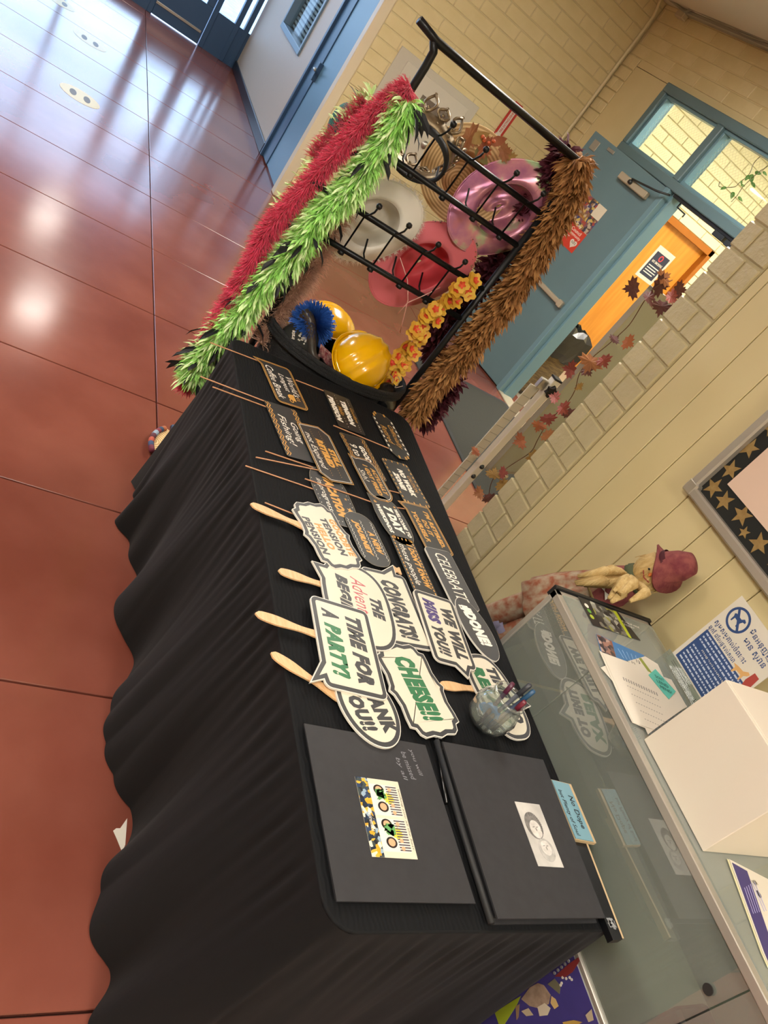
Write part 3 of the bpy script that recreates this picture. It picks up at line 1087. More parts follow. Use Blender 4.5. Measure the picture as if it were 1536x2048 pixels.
# --- white foam boards
c, a = (0.986, -0.924), -2
sign('party_prop', 'white TIME FOR A PARTY! speech bubble board with green PARTY, on top of its neighbours', c, a, 5,
     with_tail(rrect(0.252, 0.162, 0.018), (0.125, -0.118), (0.085, -0.081), 0.022),
     [('TIME FOR', m_char, 0.002, 0.030, 0.190, 0.046, ITB), ('A', m_char, -0.082, -0.033, 0.026, 0.046, ITB), ('PARTY!', m_green, 0.020, -0.033, 0.145, 0.046, ITB)],
     stick=stk('craft', c, a, (1.021, -0.700), (1.006, -0.836)))
c, a = (1.135, -0.995), -2
sign('adventure_prop', 'white THE Adventure BEGINS speech bubble with red script, partly under the party board', c, a, 3,
     with_tail(ell(0.270, 0.205, 48, 2.7), (-0.098, -0.118), (-0.075, -0.088), 0.024),
     [('THE', m_char, 0.0, 0.055, 0.068, 0.036, ITB), ('Adventure', m_pinkink, -0.005, 0.012, 0.165, 0.044, SC), ('BEGINS', m_char, -0.005, -0.038, 0.150, 0.036, ITB)],
     stick=stk('craft', c, a, (1.176, -0.782), (1.172, -0.892)))
c, a = (1.165, -1.125), 5
sign('congrats_prop', 'white CONGRATS! board standing out between the adventure and miss you boards', c, a, 1,
     with_tail(rrect(0.245, 0.150, 0.016), (-0.158, 0.050), (-0.1225, 0.020), 0.020),
     [('CONGRATS!', m_char, 0.005, 0.006, 0.190, 0.062, ITB)])
c, a = (1.128, -1.264), -1
sign('miss_you_prop', 'white WE WILL MISS YOU!! board with purple MISS', c, a, 4,
     with_tail(rrect(0.236, 0.140, 0.018), (0.148, 0.028), (0.118, 0.020), 0.020),
     [('WE WILL', m_char, 0.008, 0.030, 0.170, 0.042, ITB), ('MISS', m_purple, -0.052, -0.026, 0.082, 0.042, ITB), ('YOU!!', m_char, 0.046, -0.026, 0.095, 0.042, ITB)])
c, a = (0.918, -1.108), 14
sign('cheese_prop', 'white ornate framed board reading CHEESE!! in green', c, a, 2,
     resample(bracket(0.252, 0.182), 0.006),
     [('CHEESE!!', m_green, 0.0, 0.0, 0.172, 0.066, ITB)])
c, a = (0.842, -0.945), 18
sign('thank_you_prop', 'white oval THANK YOU! board half under the party board', c, a, 3,
     ell(0.200, 0.150, 48, 2.0),
     [('THANK', m_char, 0.004, 0.026, 0.140, 0.042, ITB), ('YOU!!', m_char, 0.004, -0.028, 0.110, 0.042, ITB)],
     stick=stk('craft', c, a, (0.930, -0.728), (0.875, -0.835)))
c, a = (1.350, -0.948), 20
sign('pension_prop', 'white ornate GOODBYE TENSION HELLO PENSION board with orange words', c, a, 4,
     resample(bracket(0.232, 0.162), 0.006),
     [('GOODBYE', m_gold, 0.010, 0.046, 0.130, 0.024, IT), ('TENSION', m_char, 0.008, 0.016, 0.130, 0.024, IT), ('HELLO', m_gold, 0.006, -0.014, 0.090, 0.024, IT), ('PENSION', m_char, 0.004, -0.044, 0.130, 0.024, IT)],
     stick=stk('craft', c, a, (1.378, -0.732), (1.363, -0.851)))
c, a = (0.955, -1.385), 12
sign('relax_prop', 'white TIME TO RELAX board with green RELAX, under the glass jar', c, a, 1,
     with_tail(ell(0.250, 0.150, 48, 2.6), (0.035, 0.112), (0.01, 0.075), 0.026),
     [('TIME TO', m_char, 0.0, 0.028, 0.165, 0.040, ITB), ('RELAX', m_green, 0.0, -0.026, 0.175, 0.044, ITB)],
     stick=stk('craft', c, a, (0.952, -1.196), (0.963, -1.301)))
c, a = (1.172, -1.405), 12
sign('done_prop', 'dark grey oval #DONE! board at the back edge of the table', c, a, 2,
     ell(0.215, 0.108, 40, 2.0),
     [('#DONE!', m_wink, -0.01, 0.0, 0.140, 0.050, ITB)], style='grey')
c, a = (1.352, -1.385), 8
sign('celebrate_prop', 'dark grey CELEBRATE! board with thin white italic capitals', c, a, 1,
     rrect(0.228, 0.108, 0.014), [('CELEBRATE!', m_wink, 0.0, 0.0, 0.190, 0.048, dict(shear=0.25))], style='grey')


# --- black and gold paper cards
def chevrons(x0, x1, ys, m, amp=0.006, n=9, w=0.003):
    def f(t, z):
        for y in ys:
            b = MB()
            k = 2 * n
            up, dn = [], []
            for i in range(k + 1):
                x = x0 + (x1 - x0) * i / k
                yy = y + (amp if i % 2 else -amp) / 2
                up.append((x, yy + w / 2))
                dn.append((x, yy - w / 2))
            for i in range(k):
                b.poly([(up[i][0], up[i][1], z), (dn[i][0], dn[i][1], z), (dn[i + 1][0], dn[i + 1][1], z), (up[i + 1][0], up[i + 1][1], z)])
            bmesh.ops.remove_doubles(b.bm, verts=b.bm.verts, dist=1e-6)
            loc_build(b, 'chevron_band', m, t)
    return f


def dots(rows, m, d=0.0022, sq=False):
    def f(t, z):
        b = MB()
        for (xa, ya, xb, yb, n) in rows:
            for i in range(n):
                k = i / max(1, n - 1)
                x, y = xa + (xb - xa) * k, ya + (yb - ya) * k
                b.poly([(x + q[0], y + q[1], z) for q in (rrect(d * 1.9, d, d * 0.2, 1) if sq else ell(d, d, 6))])
        stuff(loc_build(b, 'dot_row', m, t))
    return f


def star_pts(r, n=5, k=0.42, rot=math.pi / 2):
    return [((r if i % 2 == 0 else r * k) * math.cos(rot + i * math.pi / n), (r if i % 2 == 0 else r * k) * math.sin(rot + i * math.pi / n)) for i in range(2 * n)]


def stars(lst, m):
    def f(t, z):
        for (x, y, r) in lst:
            loc_build(MB().poly([(x + q[0], y + q[1], z) for q in star_pts(r)]), 'star', m, t)
    return f


def both(*fs):
    def f(t, z):
        for g in fs:
            g(t, z)
    return f


c, a = (1.562, -1.372), 9
sign('do_it_yourself_card', "black I'M RETIRED. DO IT YOURSELF. card with double gold border", c, a, 0,
     with_tail(rrect(0.208, 0.118, 0.012), (-0.098, -0.078), (-0.085, -0.059), 0.014),
     [("I'M RETIRED.", m_goldt, 0.0, 0.029, 0.155, 0.021, IT), ('DO IT', m_goldt, 0.0, 0.0, 0.070, 0.020, IT), ('YOURSELF.', m_goldt, 0.0, -0.029, 0.130, 0.021, IT)],
     style='gold', stick=stk('dowel', c, a, (1.603, -1.236), (1.62, -1.293)))
c, a = (1.355, -1.243), 6
sign('these_people_card', "black I DON'T KNOW these people card with dotted border", c, a, 2,
     rrect(0.215, 0.088, 0.010),
     [("I DON'T KNOW", m_goldt, 0.0, 0.020, 0.165, 0.024, IT), ('these people', m_wink, 0.0, -0.016, 0.150, 0.030, SC)],
     style='black', deco=dots([(-0.098, 0.037, 0.098, 0.037, 17), (-0.098, -0.037, 0.098, -0.037, 17), (-0.099, 0.03, -0.099, -0.03, 5)], m_goldt, 0.0042, True))
MB().prism(craft_stick(0.03), -0.004, -0.0004, R=Matrix.Rotation(math.pi, 3, 'Z'), at=(1.322, -1.163, TZ + 0.0045)).build('spare_handle_tip', m_wood)
tag(bpy.data.objects['spare_handle_tip'], 'bare wooden handle tip poking out beside the dotted black card', 'stick')
bpy.data.objects['spare_handle_tip'].name = 'handle_tip'
c, a = (1.530, -1.222), 12
sign('weekends_card', 'black WELCOME TO 7 DAY WEEKENDS badge card with gold stars', c, a, 2,
     with_tail(ell(0.200, 0.118, 40, 2.4), (-0.102, -0.052), (-0.08, -0.045), 0.02),
     [('WELCOME TO', m_wink, 0.008, 0.036, 0.115, 0.015, IT), ('7 DAY', m_wink, 0.0, 0.004, 0.110, 0.034, ITB), ('WEEKENDS', m_wink, 0.0, -0.032, 0.115, 0.016, IT)],
     style='thin', deco=stars([(-0.068, -0.036, 0.008), (0.072, -0.034, 0.008), (-0.080, 0.020, 0.007), (0.080, 0.026, 0.008), (-0.058, 0.038, 0.006)], m_goldt), stick=stk('dowel', c, a, (1.576, -0.929), (1.584, -1.146)))
c, a = (1.405, -1.098), 10
sign('journey_card', 'black rounded A NEW JOURNEY card with zigzag lines', c, a, 1,
     rrect(0.200, 0.105, 0.045, 8),
     [('A NEW', m_goldt, 0.010, 0.025, 0.085, 0.022, IT), ('JOURNEY', m_goldt, 0.0, -0.018, 0.130, 0.026, ITB)],
     style='thin', deco=chevrons(-0.07, 0.075, [0.004, 0.042, -0.042], m_wink, 0.005, 12, 0.0014), stick=stk('dowel', c, a, (1.414, -0.782), (1.409, -0.848)))
c, a = (1.545, -1.018), 9
sign('vacation_card', 'black RETIRED VACATION in progress card with gold star', c, a, 0,
     ell(0.235, 0.130, 40, 2.6),
     [('VACATION', m_goldt, 0.0, 0.005, 0.165, 0.034, ITB), ('in progress', m_wink, 0.0, -0.032, 0.130, 0.024, SC)],
     style='thin', deco=both(stars([(0.045, 0.042, 0.012), (0.0, 0.044, 0.006)], m_goldt), dots([(-0.08, 0.05, 0.03, 0.056, 8), (-0.06, -0.055, 0.07, -0.055, 9), (-0.1, 0.0, -0.09, 0.03, 4), (0.1, -0.02, 0.098, 0.02, 4)], m_wink, 0.003),
                             lambda t, z: loc_build(MB().poly([(0.070 + q[0], 0.030 + q[1], z) for q in [(0.0, 0.016), (0.014, 0.010), (0.022, -0.002), (0.010, -0.006), (0.0, -0.014), (-0.012, -0.004), (-0.004, 0.004)]]), 'bird_print', m_wink, t)),
     stick=stk('dowel', c, a, (1.543, -0.743), (1.55, -0.943)))
c, a = (1.700, -1.192), 12
sign('got_fired_card', 'black rounded ACTUALLY I GOT FIRED Shh! card with pale outline', c, a, 2,
     with_tail(rrect(0.190, 0.104, 0.042, 8), (-0.103, -0.050), (-0.085, -0.046), 0.016),
     [('ACTUALLY', m_goldt, 0.006, 0.027, 0.120, 0.018, IT), ('I GOT FIRED', m_goldt, 0.004, 0.0, 0.135, 0.019, IT), ('Shh!', m_wink, -0.01, -0.028, 0.055, 0.020, SC)],
     style='goldwhite')
c, a = (1.765, -1.350), 10
sign('work_zone_card', 'black CAUTION: NO WORK ZONE! card with gold hazard stripes round its edge', c, a, 0,
     rrect(0.205, 0.118, 0.012),
     [('CAUTION:', m_goldt, 0.0, 0.032, 0.080, 0.015, dict(shear=0.2)), ('NO WORK', m_wink, 0.0, 0.005, 0.130, 0.025, ITB), ('ZONE!', m_wink, 0.0, -0.027, 0.085, 0.025, ITB)],
     style='thin', deco=dots([(-0.094, 0.053, 0.094, 0.053, 11), (-0.094, -0.053, 0.094, -0.053, 11), (-0.097, -0.04, -0.097, 0.04, 4), (0.097, -0.04, 0.097, 0.04, 4)], m_goldt, 0.0052, True), stick=stk('dowel', c, a, (1.689, -1.262), (1.695, -1.294)))
c, a = (1.815, -1.190), 12
sign('nine_to_five_card', 'black GOOD-BYE 9 to 5 chevron card partly under the rounded fired card', c, a, 0,
     rrect(0.200, 0.108, 0.010),
     [('GOODBYE', m_wink, 0.006, 0.018, 0.120, 0.024, IT), ('9 to 5', m_wink, -0.010, -0.018, 0.085, 0.030, dict(shear=0.2, bold=0.015))],
     style='thin', deco=chevrons(-0.095, 0.095, [0.047, 0.039, -0.042, -0.049], m_goldt, 0.007, 10, 0.0026))
c, a = (1.738, -1.025), 12
sign('not_expired_card', 'black STILL RETIRED not Expired card with clipped corners, over the fishing card', c, a, 2,
     [(-0.122, -0.055), (0.098, -0.062), (0.128, -0.030), (0.122, 0.058), (-0.095, 0.062), (-0.128, 0.030)],
     [('STILL', m_goldt, 0.012, 0.035, 0.080, 0.024, ITB), ('RETIRED', m_goldt, 0.0, 0.003, 0.125, 0.026, ITB), ('not Expired', m_wink, -0.002, -0.034, 0.160, 0.028, SC)],
     style='goldwhite', deco=dots([(-0.10, 0.020, 0.10, 0.020, 22), (-0.10, -0.014, 0.10, -0.014, 22), (-0.10, -0.050, 0.09, -0.053, 20)], m_goldt, 0.0026), stick=stk('dowel', c, a, (1.590, -0.777), (1.64, -0.977)))
c, a = (1.790, -0.922), 10
sign('fishing_card', 'black Going Fishing! card with gold chevrons along both edges', c, a, 0,
     rrect(0.250, 0.118, 0.008),
     [('Going', m_wink, 0.0, 0.018, 0.095, 0.030, SC), ('Fishing!', m_wink, -0.002, -0.018, 0.140, 0.032, SC)],
     style='black', deco=chevrons(-0.12, 0.12, [0.053, 0.044, -0.044, -0.053], m_goldt, 0.008, 10, 0.0034), stick=stk('dowel', c, a, (1.889, -0.637), (1.904, -0.855)))
c, a = (2.048, -0.935), 10
sign('coffee_break_card', "black World's Longest Coffee Break card with gold cup", c, a, 0,
     with_tail(rrect(0.222, 0.122, 0.018), (-0.112, -0.082), (-0.102, -0.061), 0.016),
     [("World's", m_wink, 0.0, 0.036, 0.105, 0.026, SC), ('Longest', m_wink, -0.012, 0.004, 0.095, 0.026, SC), ('Coffee Break', m_wink, 0.0, -0.032, 0.170, 0.028, SC)],
     style='gold', deco=lambda t, z: [loc_build(MB().poly([(0.064 + q[0], 0.010 + q[1], z) for q in [(-0.018, 0.012), (0.016, 0.012), (0.013, -0.006), (0.006, -0.014), (-0.008, -0.014), (-0.015, -0.006)]]), 'cup_print', m_goldt, t),
                                        loc_build(MB().band([(0.082 + q[0], 0.003 + q[1]) for q in ell(0.018, 0.016, 16)], [(0.082 + q[0], 0.003 + q[1]) for q in ell(0.011, 0.009, 16)], z), 'cup_handle_print', m_goldt, t),
                                        loc_build(MB().tube([(0.058, 0.028, z), (0.061, 0.032, z), (0.057, 0.036, z), (0.060, 0.041, z)], 0.0008, 4).tube([(0.068, 0.028, z), (0.071, 0.032, z), (0.067, 0.036, z), (0.070, 0.041, z)], 0.0008, 4), 'steam_print', m_goldt, t)],
     stick=stk('dowel', c, a, (2.112, -0.683), (2.135, -0.858)))
c, a = (2.045, -1.172), 6
sign('tension_card', 'black Goodbye TENSION Hello PENSION card nearest the basket', c, a, 0,
     rrect(0.200, 0.112, 0.006),
     [('Goodbye', m_goldt, 0.0, 0.040, 0.080, 0.018, SC), ('TENSION', m_wink, 0.0, 0.014, 0.135, 0.024, ITB), ('Hello', m_goldt, 0.0, -0.013, 0.050, 0.018, SC), ('PENSION', m_wink, 0.0, -0.039, 0.140, 0.024, ITB)],
     style='black', deco=dots([(-0.085, 0.040, -0.055, 0.040, 4), (0.055, 0.040, 0.085, 0.040, 4), (-0.085, -0.013, -0.04, -0.013, 4), (0.04, -0.013, 0.085, -0.013, 4)], m_wink, 0.003), stick=stk('dowel', c, a, (2.121, -0.995), (2.135, -1.115)))
c, a = (2.025, -1.368), 8
sign('officially_card', 'black Officially Retired ribbon card with gold and white dashed edge', c, a, 0,
     [(-0.122, -0.030), (-0.085, -0.048), (0.095, -0.048), (0.125, -0.020), (0.118, 0.020), (0.085, 0.046), (-0.095, 0.046), (-0.125, 0.022)],
     [('Officially', m_goldt, 0.0, 0.016, 0.130, 0.028, SC), ('Retired', m_goldt, 0.0, -0.018, 0.100, 0.026, SC)],
     style='thin', deco=both(dots([(-0.085, 0.040, 0.080, 0.040, 8), (-0.080, -0.042, 0.090, -0.042, 8)], m_wink, 0.0065, True), dots([(-0.118, -0.024, -0.118, 0.018, 2), (0.116, -0.016, 0.112, 0.016, 2), (-0.104, -0.036, -0.104, -0.036, 1), (0.102, 0.030, 0.102, 0.030, 1)], m_goldt, 0.008, True)), stick=stk('dowel', c, a, (1.935, -1.106), (1.94, -1.320)))
for nm_, p0, p1, lb in (('dowel', (1.861, -0.673), (1.880, -0.900), 'bare thin dowel next to the fishing card stick'), ('dowel', (1.644, -0.816), (1.655, -0.975), 'bare thin dowel left of the clipped black card')):
    o = MB().tube([(p0[0], p0[1], TZ + 0.0022), (p1[0], p1[1], TZ + 0.0022)], 0.0019, 6).build(nm_, m_dowel)
    tag(o, lb, 'stick')

# ================================================================== JAR OF PENS
jx, jy = 0.868, -1.297
JZ = TZ + 0.0138
jar = thing('glass_jar', 'clear faceted glass jar holding pens and a blue tape dispenser', 'jar', (jx, jy, JZ))
mg = glass_mat('jar_glass', 'eef2f0', 3.5, 0.07)
prof = [(0.036, 0.002), (0.050, 0.004), (0.056, 0.020), (0.058, 0.052), (0.050, 0.072), (0.042, 0.080), (0.041, 0.088), (0.045, 0.092), (0.045, 0.097), (0.041, 0.099), (0.038, 0.096), (0.038, 0.082), (0.047, 0.071), (0.054, 0.052), (0.052, 0.022), (0.045, 0.008), (0.0, 0.007)]
b = MB().lathe([(0.0, 0.0)] + prof, 12)
loc_build(b, 'glass_body', mg, jar, True)
m_tb = mat('dispenser_blue', '4f8fc8', 0.25, trans=0.35)
td = thing('tape_dispenser', 'translucent blue correction tape dispenser inside the jar', 'tape dispenser', (jx, jy, JZ + 0.008), 0.4)
RX = Matrix.Rotation(math.radians(78), 3, 'X')
b = MB().prism([(p[0], p[1] + 0.024) for p in ell(0.050, 0.042, 24)], -0.006, 0.006, R=RX)
loc_build(b, 'shell', m_tb, td)
g = []
for i in range(40):
    r = 0.017 if (i // 2) % 2 else 0.0145
    g.append((r * math.cos(i * math.pi / 20), r * math.sin(i * math.pi / 20) + 0.024))
loc_build(MB().prism(g, 0.006, 0.010, R=RX), 'gear', mat('gear_blue', '8fb9de', 0.3), td)
loc_build(MB().prism([(p[0] + 0.024, p[1] + 0.012) for p in ell(0.020, 0.018, 16)], -0.004, 0.008, R=RX), 'wheel', mat('wheel_blue', '2f6fb0', 0.3), td)
for i, (p0, p1, col, cap, lb) in enumerate((
        ((-0.020, 0.020, 0.010), (0.018, -0.042, 0.135), '4a4d55', '2d2f36', 'charcoal marker leaning in the glass jar'),
        ((-0.030, 0.012, 0.010), (0.004, -0.050, 0.132), '353f52', '244a6c', 'marker with bright blue cap in the glass jar'),
        ((-0.015, 0.026, 0.010), (0.038, -0.022, 0.105), '3f3540', '4f1d34', 'marker with plum cap in the glass jar'),
        ((-0.036, 0.000, 0.010), (-0.012, -0.034, 0.108), '414448', '6a2030', 'marker with crimson cap in the glass jar'))):
    mk = thing('marker_pen', lb, 'pen', (jx, jy, JZ), group='pens in the jar')
    A, B = Vector(p0), Vector(p1)
    loc_build(MB().tube([A, A.lerp(B, 0.72)], 0.0055, 10), 'barrel', mat('pen_' + col, col, 0.35), mk, True)
    loc_build(MB().tube([A.lerp(B, 0.72), A.lerp(B, 0.97), B], [0.0062, 0.0062, 0.004], 10), 'cap', mat('pen_' + cap, cap, 0.3), mk, True)

# ================================================================== GLASS SHOWCASE
CX0, CX1, CY0, CY1, CZ = -1.3, 1.205, -1.55, -1.985, 0.945
m_alu = mat('satin_aluminium', 'b5afa4', 0.38, 0.55)
m_in = mat('showcase_lining', 'a09f96', 0.6, col2='979689', scale=2)
case = thing('display_case', 'long aluminium framed glass showcase along the boarded wall', 'showcase', ((CX0 + CX1) / 2, -1.77, 0))
MB().box((CX0, CY1, 0.0), (CX1, CY0 - 0.005, 0.50), bev=0.004).build('cabinet_base', mat('cabinet_grey', 'a9a79c', 0.5), case)
MB().box((CX0, CY1, 0.50), (CX1, CY0, 0.565), bev=0.003).build('deck', m_in, case)
MB().box((CX0, CY1, 0.565), (CX1, CY1 + 0.012, CZ - 0.02)).build('back_panel', mat('case_back', '75776f', 0.5), case)
for lo, hi, mm, nmx in (((CX0, CY0 - 0.022, CZ - 0.022), (CX1, CY0, CZ), m_alu, 'top_rail'), ((CX1 - 0.020, CY1, CZ - 0.022), (CX1, CY0, CZ), m_alu, 'top_rail'),
                        ((CX0, CY1, CZ - 0.022), (CX1, CY1 + 0.015, CZ), m_alu, 'top_rail'),
                        ((CX1 - 0.016, CY0 - 0.016, 0.565), (CX1, CY0, CZ - 0.022), m_alu, 'corner_post'), ((CX1 - 0.016, CY1, 0.565), (CX1, CY1 + 0.016, CZ - 0.022), m_alu, 'corner_post'),
                        ((CX0, CY0 - 0.022, 0.565), (CX1, CY0, 0.577), m_alu, 'bottom_track')):
    MB().box(lo, hi, bev=0.002).build(nmx, mm, case)
MB().box((CX1, CY1 - 0.005, CZ - 0.03), (CX1 + 0.014, CY0 - 0.004, CZ + 0.006), bev=0.002).build('black_end_trim', mat('black_trim', '17181a', 0.4), case)
MB().box((CX0, CY1 + 0.012, CZ - 0.003), (CX1 - 0.02, CY0 - 0.02, CZ + 0.004)).build('top_glass', glass_mat('top_glass', 'dde6de', 1.6, 0.20), case)
for x0, x1, y in ((0.948, 1.19, -1.5545), (0.232, 0.952, -1.5575), (-0.50, 0.228, -1.5545), (-1.28, -0.496, -1.5575)):
    MB().box((x0, y - 0.0015, 0.577), (x1, y, CZ - 0.022)).build('sliding_pane', m_mirrorglass, case)
MB().box((CX1 - 0.004, CY1 + 0.016, 0.577), (CX1 - 0.001, CY0 - 0.016, CZ - 0.022)).build('end_pane', m_mirrorglass, case)
for x, z in ((0.258, 0.842),):
    b = MB()
    b.prism(ell(0.022, 0.022, 20), 0, 0.003, R=Matrix.Rotation(-math.pi / 2, 3, 'X'), at=(x, -1.5535, z))
    b.build('finger_hole', mat('hole_dark', '2b2a29', 0.5), case)
cb = thing('cash_box', 'dark grey box standing inside the showcase near the camera', 'box', (0.20, -1.66, 0.565))
MB().box((0.09, -1.69, 0.565), (0.262, -1.575, 0.745), bev=0.008).build('body', mat('box_dark', '3f3a3d', 0.45), cb)
MB().box((0.12, -1.6755, 0.60), (0.24, -1.5735, 0.64), bev=0.002).build('label_strip', mat('box_mid', '57525a', 0.45), cb)
# poster with treasure on its lower front
m_pp = mat('poster_purple', '3b3573', 0.45, col2='463f85', scale=6)
pp = thing('purple_poster', 'purple poster of bones and scraps on the showcase front under the table end', 'poster', mtx=Matrix(((-1, 0, 0, 0.30), (0, 0, 1, -1.5490), (0, 1, 0, 0.32), (0, 0, 0, 1))))
loc_build(MB().box((-0.13, -0.31, 0), (0.30, 0.243, 0.001)), 'sheet', m_pp, pp)


def PP(pts):
    return [(0.30 - p[0], p[1] - 0.32) for p in pts]


def pshape(px, colname, col, name, z=0.001, col2=None):
    q = [ony(u, v, -1.552) for u, v in px]
    loc_build(MB().prism(PP([(w.x, w.z) for w in q]), z, z + 0.0006), name, mat(colname, col, 0.5, col2=col2, scale=60), pp)


pshape([(992, 2025), (1030, 2000), (1044, 1992), (1036, 2010), (1012, 2048), (1000, 2048)], 'leaf_yellowgreen', '93a32a', 'leaf_print')
pshape([(1045, 1998), (1062, 1975), (1078, 1966), (1090, 1970), (1104, 1990), (1100, 2008), (1078, 2016), (1062, 2012)], 'bone_tan', 'a58f7c', 'bone_print', col2='8d7866')
pshape([(1078, 2014), (1092, 2006), (1104, 2016), (1098, 2030), (1082, 2032)], 'skull_pale', 'c9bda6', 'skull_print', 0.0016)
pshape([(1106, 1992), (1114, 1998), (1120, 2012), (1112, 2018), (1104, 2006)], 'bone_yellow', 'c9ab70', 'bone_print', 0.0016)
pshape([(1098, 1968), (1112, 1957), (1124, 1972), (1122, 1988), (1108, 1976)], 'hat_olive', '6d6a55', 'hat_print', 0.0016)
pshape([(1112, 1953), (1140, 1928), (1160, 1914), (1162, 1922), (1148, 1944), (1134, 1954)], 'pouch_red', '7d2f2f', 'pouch_print', 0.0016)
pshape([(1034, 2012), (1042, 2008), (1040, 2034), (1036, 2040)], 'bone_brown', '8d7458', 'bone_print', 0.0016)
pshape([(1046, 2022), (1060, 2016), (1070, 2030), (1056, 2032)], 'bone_pale', 'b9a98f', 'bone_print', 0.0022)
pshape([(1128, 2044), (1150, 2040), (1168, 2044), (1160, 2048), (1130, 2048)], 'bone_gold', 'b9984a', 'bone_print', 0.0016)
pshape([(1174, 2030), (1186, 2018), (1190, 2040), (1180, 2044)], 'bone_pale', 'b9a98f', 'bone_print', 0.0016)
pb = MB()
for (u, v) in ((1128, 1955), (1135, 1957), (1142, 1955), (1146, 1959), (1126, 1966), (1124, 1970)):
    w = ony(u, v, -1.552)
    pb.prism(PP([(w.x + q[0], w.z + q[1]) for q in ell(0.006, 0.006, 8)]), 0.001, 0.0025)
loc_build(pb, 'bead_print', mat('paper_white'), pp)
pb = MB()
for k in range(5):
    w = ony(1112 + k * 7, 1946 - k * 6, -1.552)
    pb.prism(PP([(w.x + q[0], w.z + q[1]) for q in ell(0.007, 0.007, 8)]), 0.0016, 0.0028)
loc_build(pb, 'silver_bead_print', mat('silver_print'), pp)

# ---- things on the glass top
TOPZ = CZ + 0.005


def sheet(name, label, cat, px, z, m, thick=0.0006, group=None):
    w = [onz(u, v, z) for u, v in px]
    cx, cy = sum(p.x for p in w) / len(w), sum(p.y for p in w) / len(w)
    t = thing(name, label, cat, (cx, cy, z), group=group)
    MB().prism([(p.x, p.y) for p in w], z, z + thick).build('sheet', m, t)
    return t, w


def on_sheet(t, px, z, name, m, thick=0.0003):
    w = [onz(u, v, z) for u, v in px]
    return MB().prism([(p.x, p.y) for p in w], z, z + thick).build(name, m, t)


Zr = lambda a, b: (1120 + a * 0.1953, 1180 + b * 0.1953)
t, w = sheet('brochure', 'black brochure with motocross photo and lime stripe at the showcase end', 'brochure', [Zr(180, 65), Zr(590, 220), Zr(825, 520), Zr(335, 360)], TOPZ, mat('brochure_black', '27282a', 0.3))
on_sheet(t, [Zr(300, 110), Zr(545, 215), Zr(700, 480), Zr(545, 425), Zr(420, 370)], TOPZ + 0.0006, 'photo', mosaic('moto_photo', ['2e2d2b', '8b8a80', '55544e', 'a6a79a', '6e6c62', '8c8b4a', '3b3a36'], 60))
on_sheet(t, [Zr(540, 210), Zr(575, 220), Zr(735, 495), Zr(705, 485)], TOPZ + 0.0009, 'lime_stripe', mat('lime_print', 'b3bf2f', 0.4))
for (u, v), mm in ((Zr(272, 160), m_wink), (Zr(300, 215), mat('badge_green', '5f9a3f', 0.4)), (Zr(328, 275), mat('badge_lime', 'a7b83a', 0.4))):
    p = onz(u, v, TOPZ + 0.0006)
    MB().prism([(p.x + q[0], p.y + q[1]) for q in ell(0.016, 0.016, 16)], p.z, p.z + 0.0003).build('badge', mm, t)
p = onz(*Zr(690, 340), TOPZ + 0.0006)
for s, dx, w_ in (('BOOK YOUR RIDE', 0.0, 0.11), ('TODAY', -0.012, 0.05)):
    lettering(t, s, m_wink, p.x + dx - t.location.x, p.y - t.location.y, w_, 0.007, 0.001, rot=-math.pi / 2 - 0.05, shear=0.2)
t, w = sheet('brochure', 'blue brochure with a crowd photo half under the white forms', 'brochure', [Zr(370, 450), Zr(545, 530), Zr(860, 670), Zr(830, 800), Zr(700, 780), Zr(540, 690), Zr(420, 640)], TOPZ, mat('brochure_blue', '3f78b0', 0.35))
on_sheet(t, [Zr(372, 452), Zr(530, 525), Zr(575, 690), Zr(430, 640)], TOPZ + 0.0006, 'photo', mosaic('crowd_photo2', ['4a4244', '9a7468', '6a5a5c', 'b59a90', '37343a', '8a5a4a'], 80))
bl = MB()
for k in range(5):
    a_, b_ = onz(*Zr(590 + k * 45, 600 + k * 18), TOPZ), onz(*Zr(650 + k * 35, 700 + k * 12), TOPZ)
    bl.tube([(a_.x, a_.y, TOPZ + 0.0007), (b_.x, b_.y, TOPZ + 0.0007)], 0.0008, 4)
bl.build('text_line', mat('pale_blue_print', '9fc0de', 0.5), t)
m_paper = mat('paper_form', 'd9d2c4', 0.55)
sheet('paper', 'lowest white leaflet with green print poking from under the forms', 'paper', [Zr(415, 795), Zr(480, 770), Zr(620, 960), Zr(560, 960)], TOPZ + 0.0010, m_paper, group='paper stack on the showcase')
sheet('paper', 'white calendar sheet with green bar behind the teal note', 'paper', [Zr(690, 730), Zr(870, 680), Zr(1000, 760), Zr(1060, 890), Zr(1140, 920), Zr(1300, 1200), Zr(1000, 1350), Zr(700, 900)], TOPZ + 0.0018, m_paper, group='paper stack on the showcase')
t = [o for o in bpy.data.objects if o.get('label', '').startswith('white calendar')][0]
on_sheet(t, [Zr(805, 700), Zr(830, 695), Zr(950, 860), Zr(920, 860)], TOPZ + 0.0025, 'green_bar', mat('olive_print', '8a9440', 0.5))
for s, px in (('7', Zr(705, 750)), ('12', Zr(755, 755)), ('13', Zr(800, 735))):
    p = onz(*px, TOPZ + 0.0025)
    lettering(t, s, m_ink, p.x - t.location.x, p.y - t.location.y, 0.014, 0.012, 0.0009, rot=-math.pi / 2 - 0.3, bold=0.02)
sheet('paper', 'second white form with a torn lower corner under the top form', 'paper', [Zr(400, 620), Zr(520, 690), Zr(1000, 1100), Zr(1200, 1240), Zr(900, 1480), Zr(870, 1415), Zr(740, 1360), Zr(600, 1080)], TOPZ + 0.0028, m_paper, group='paper stack on the showcase')
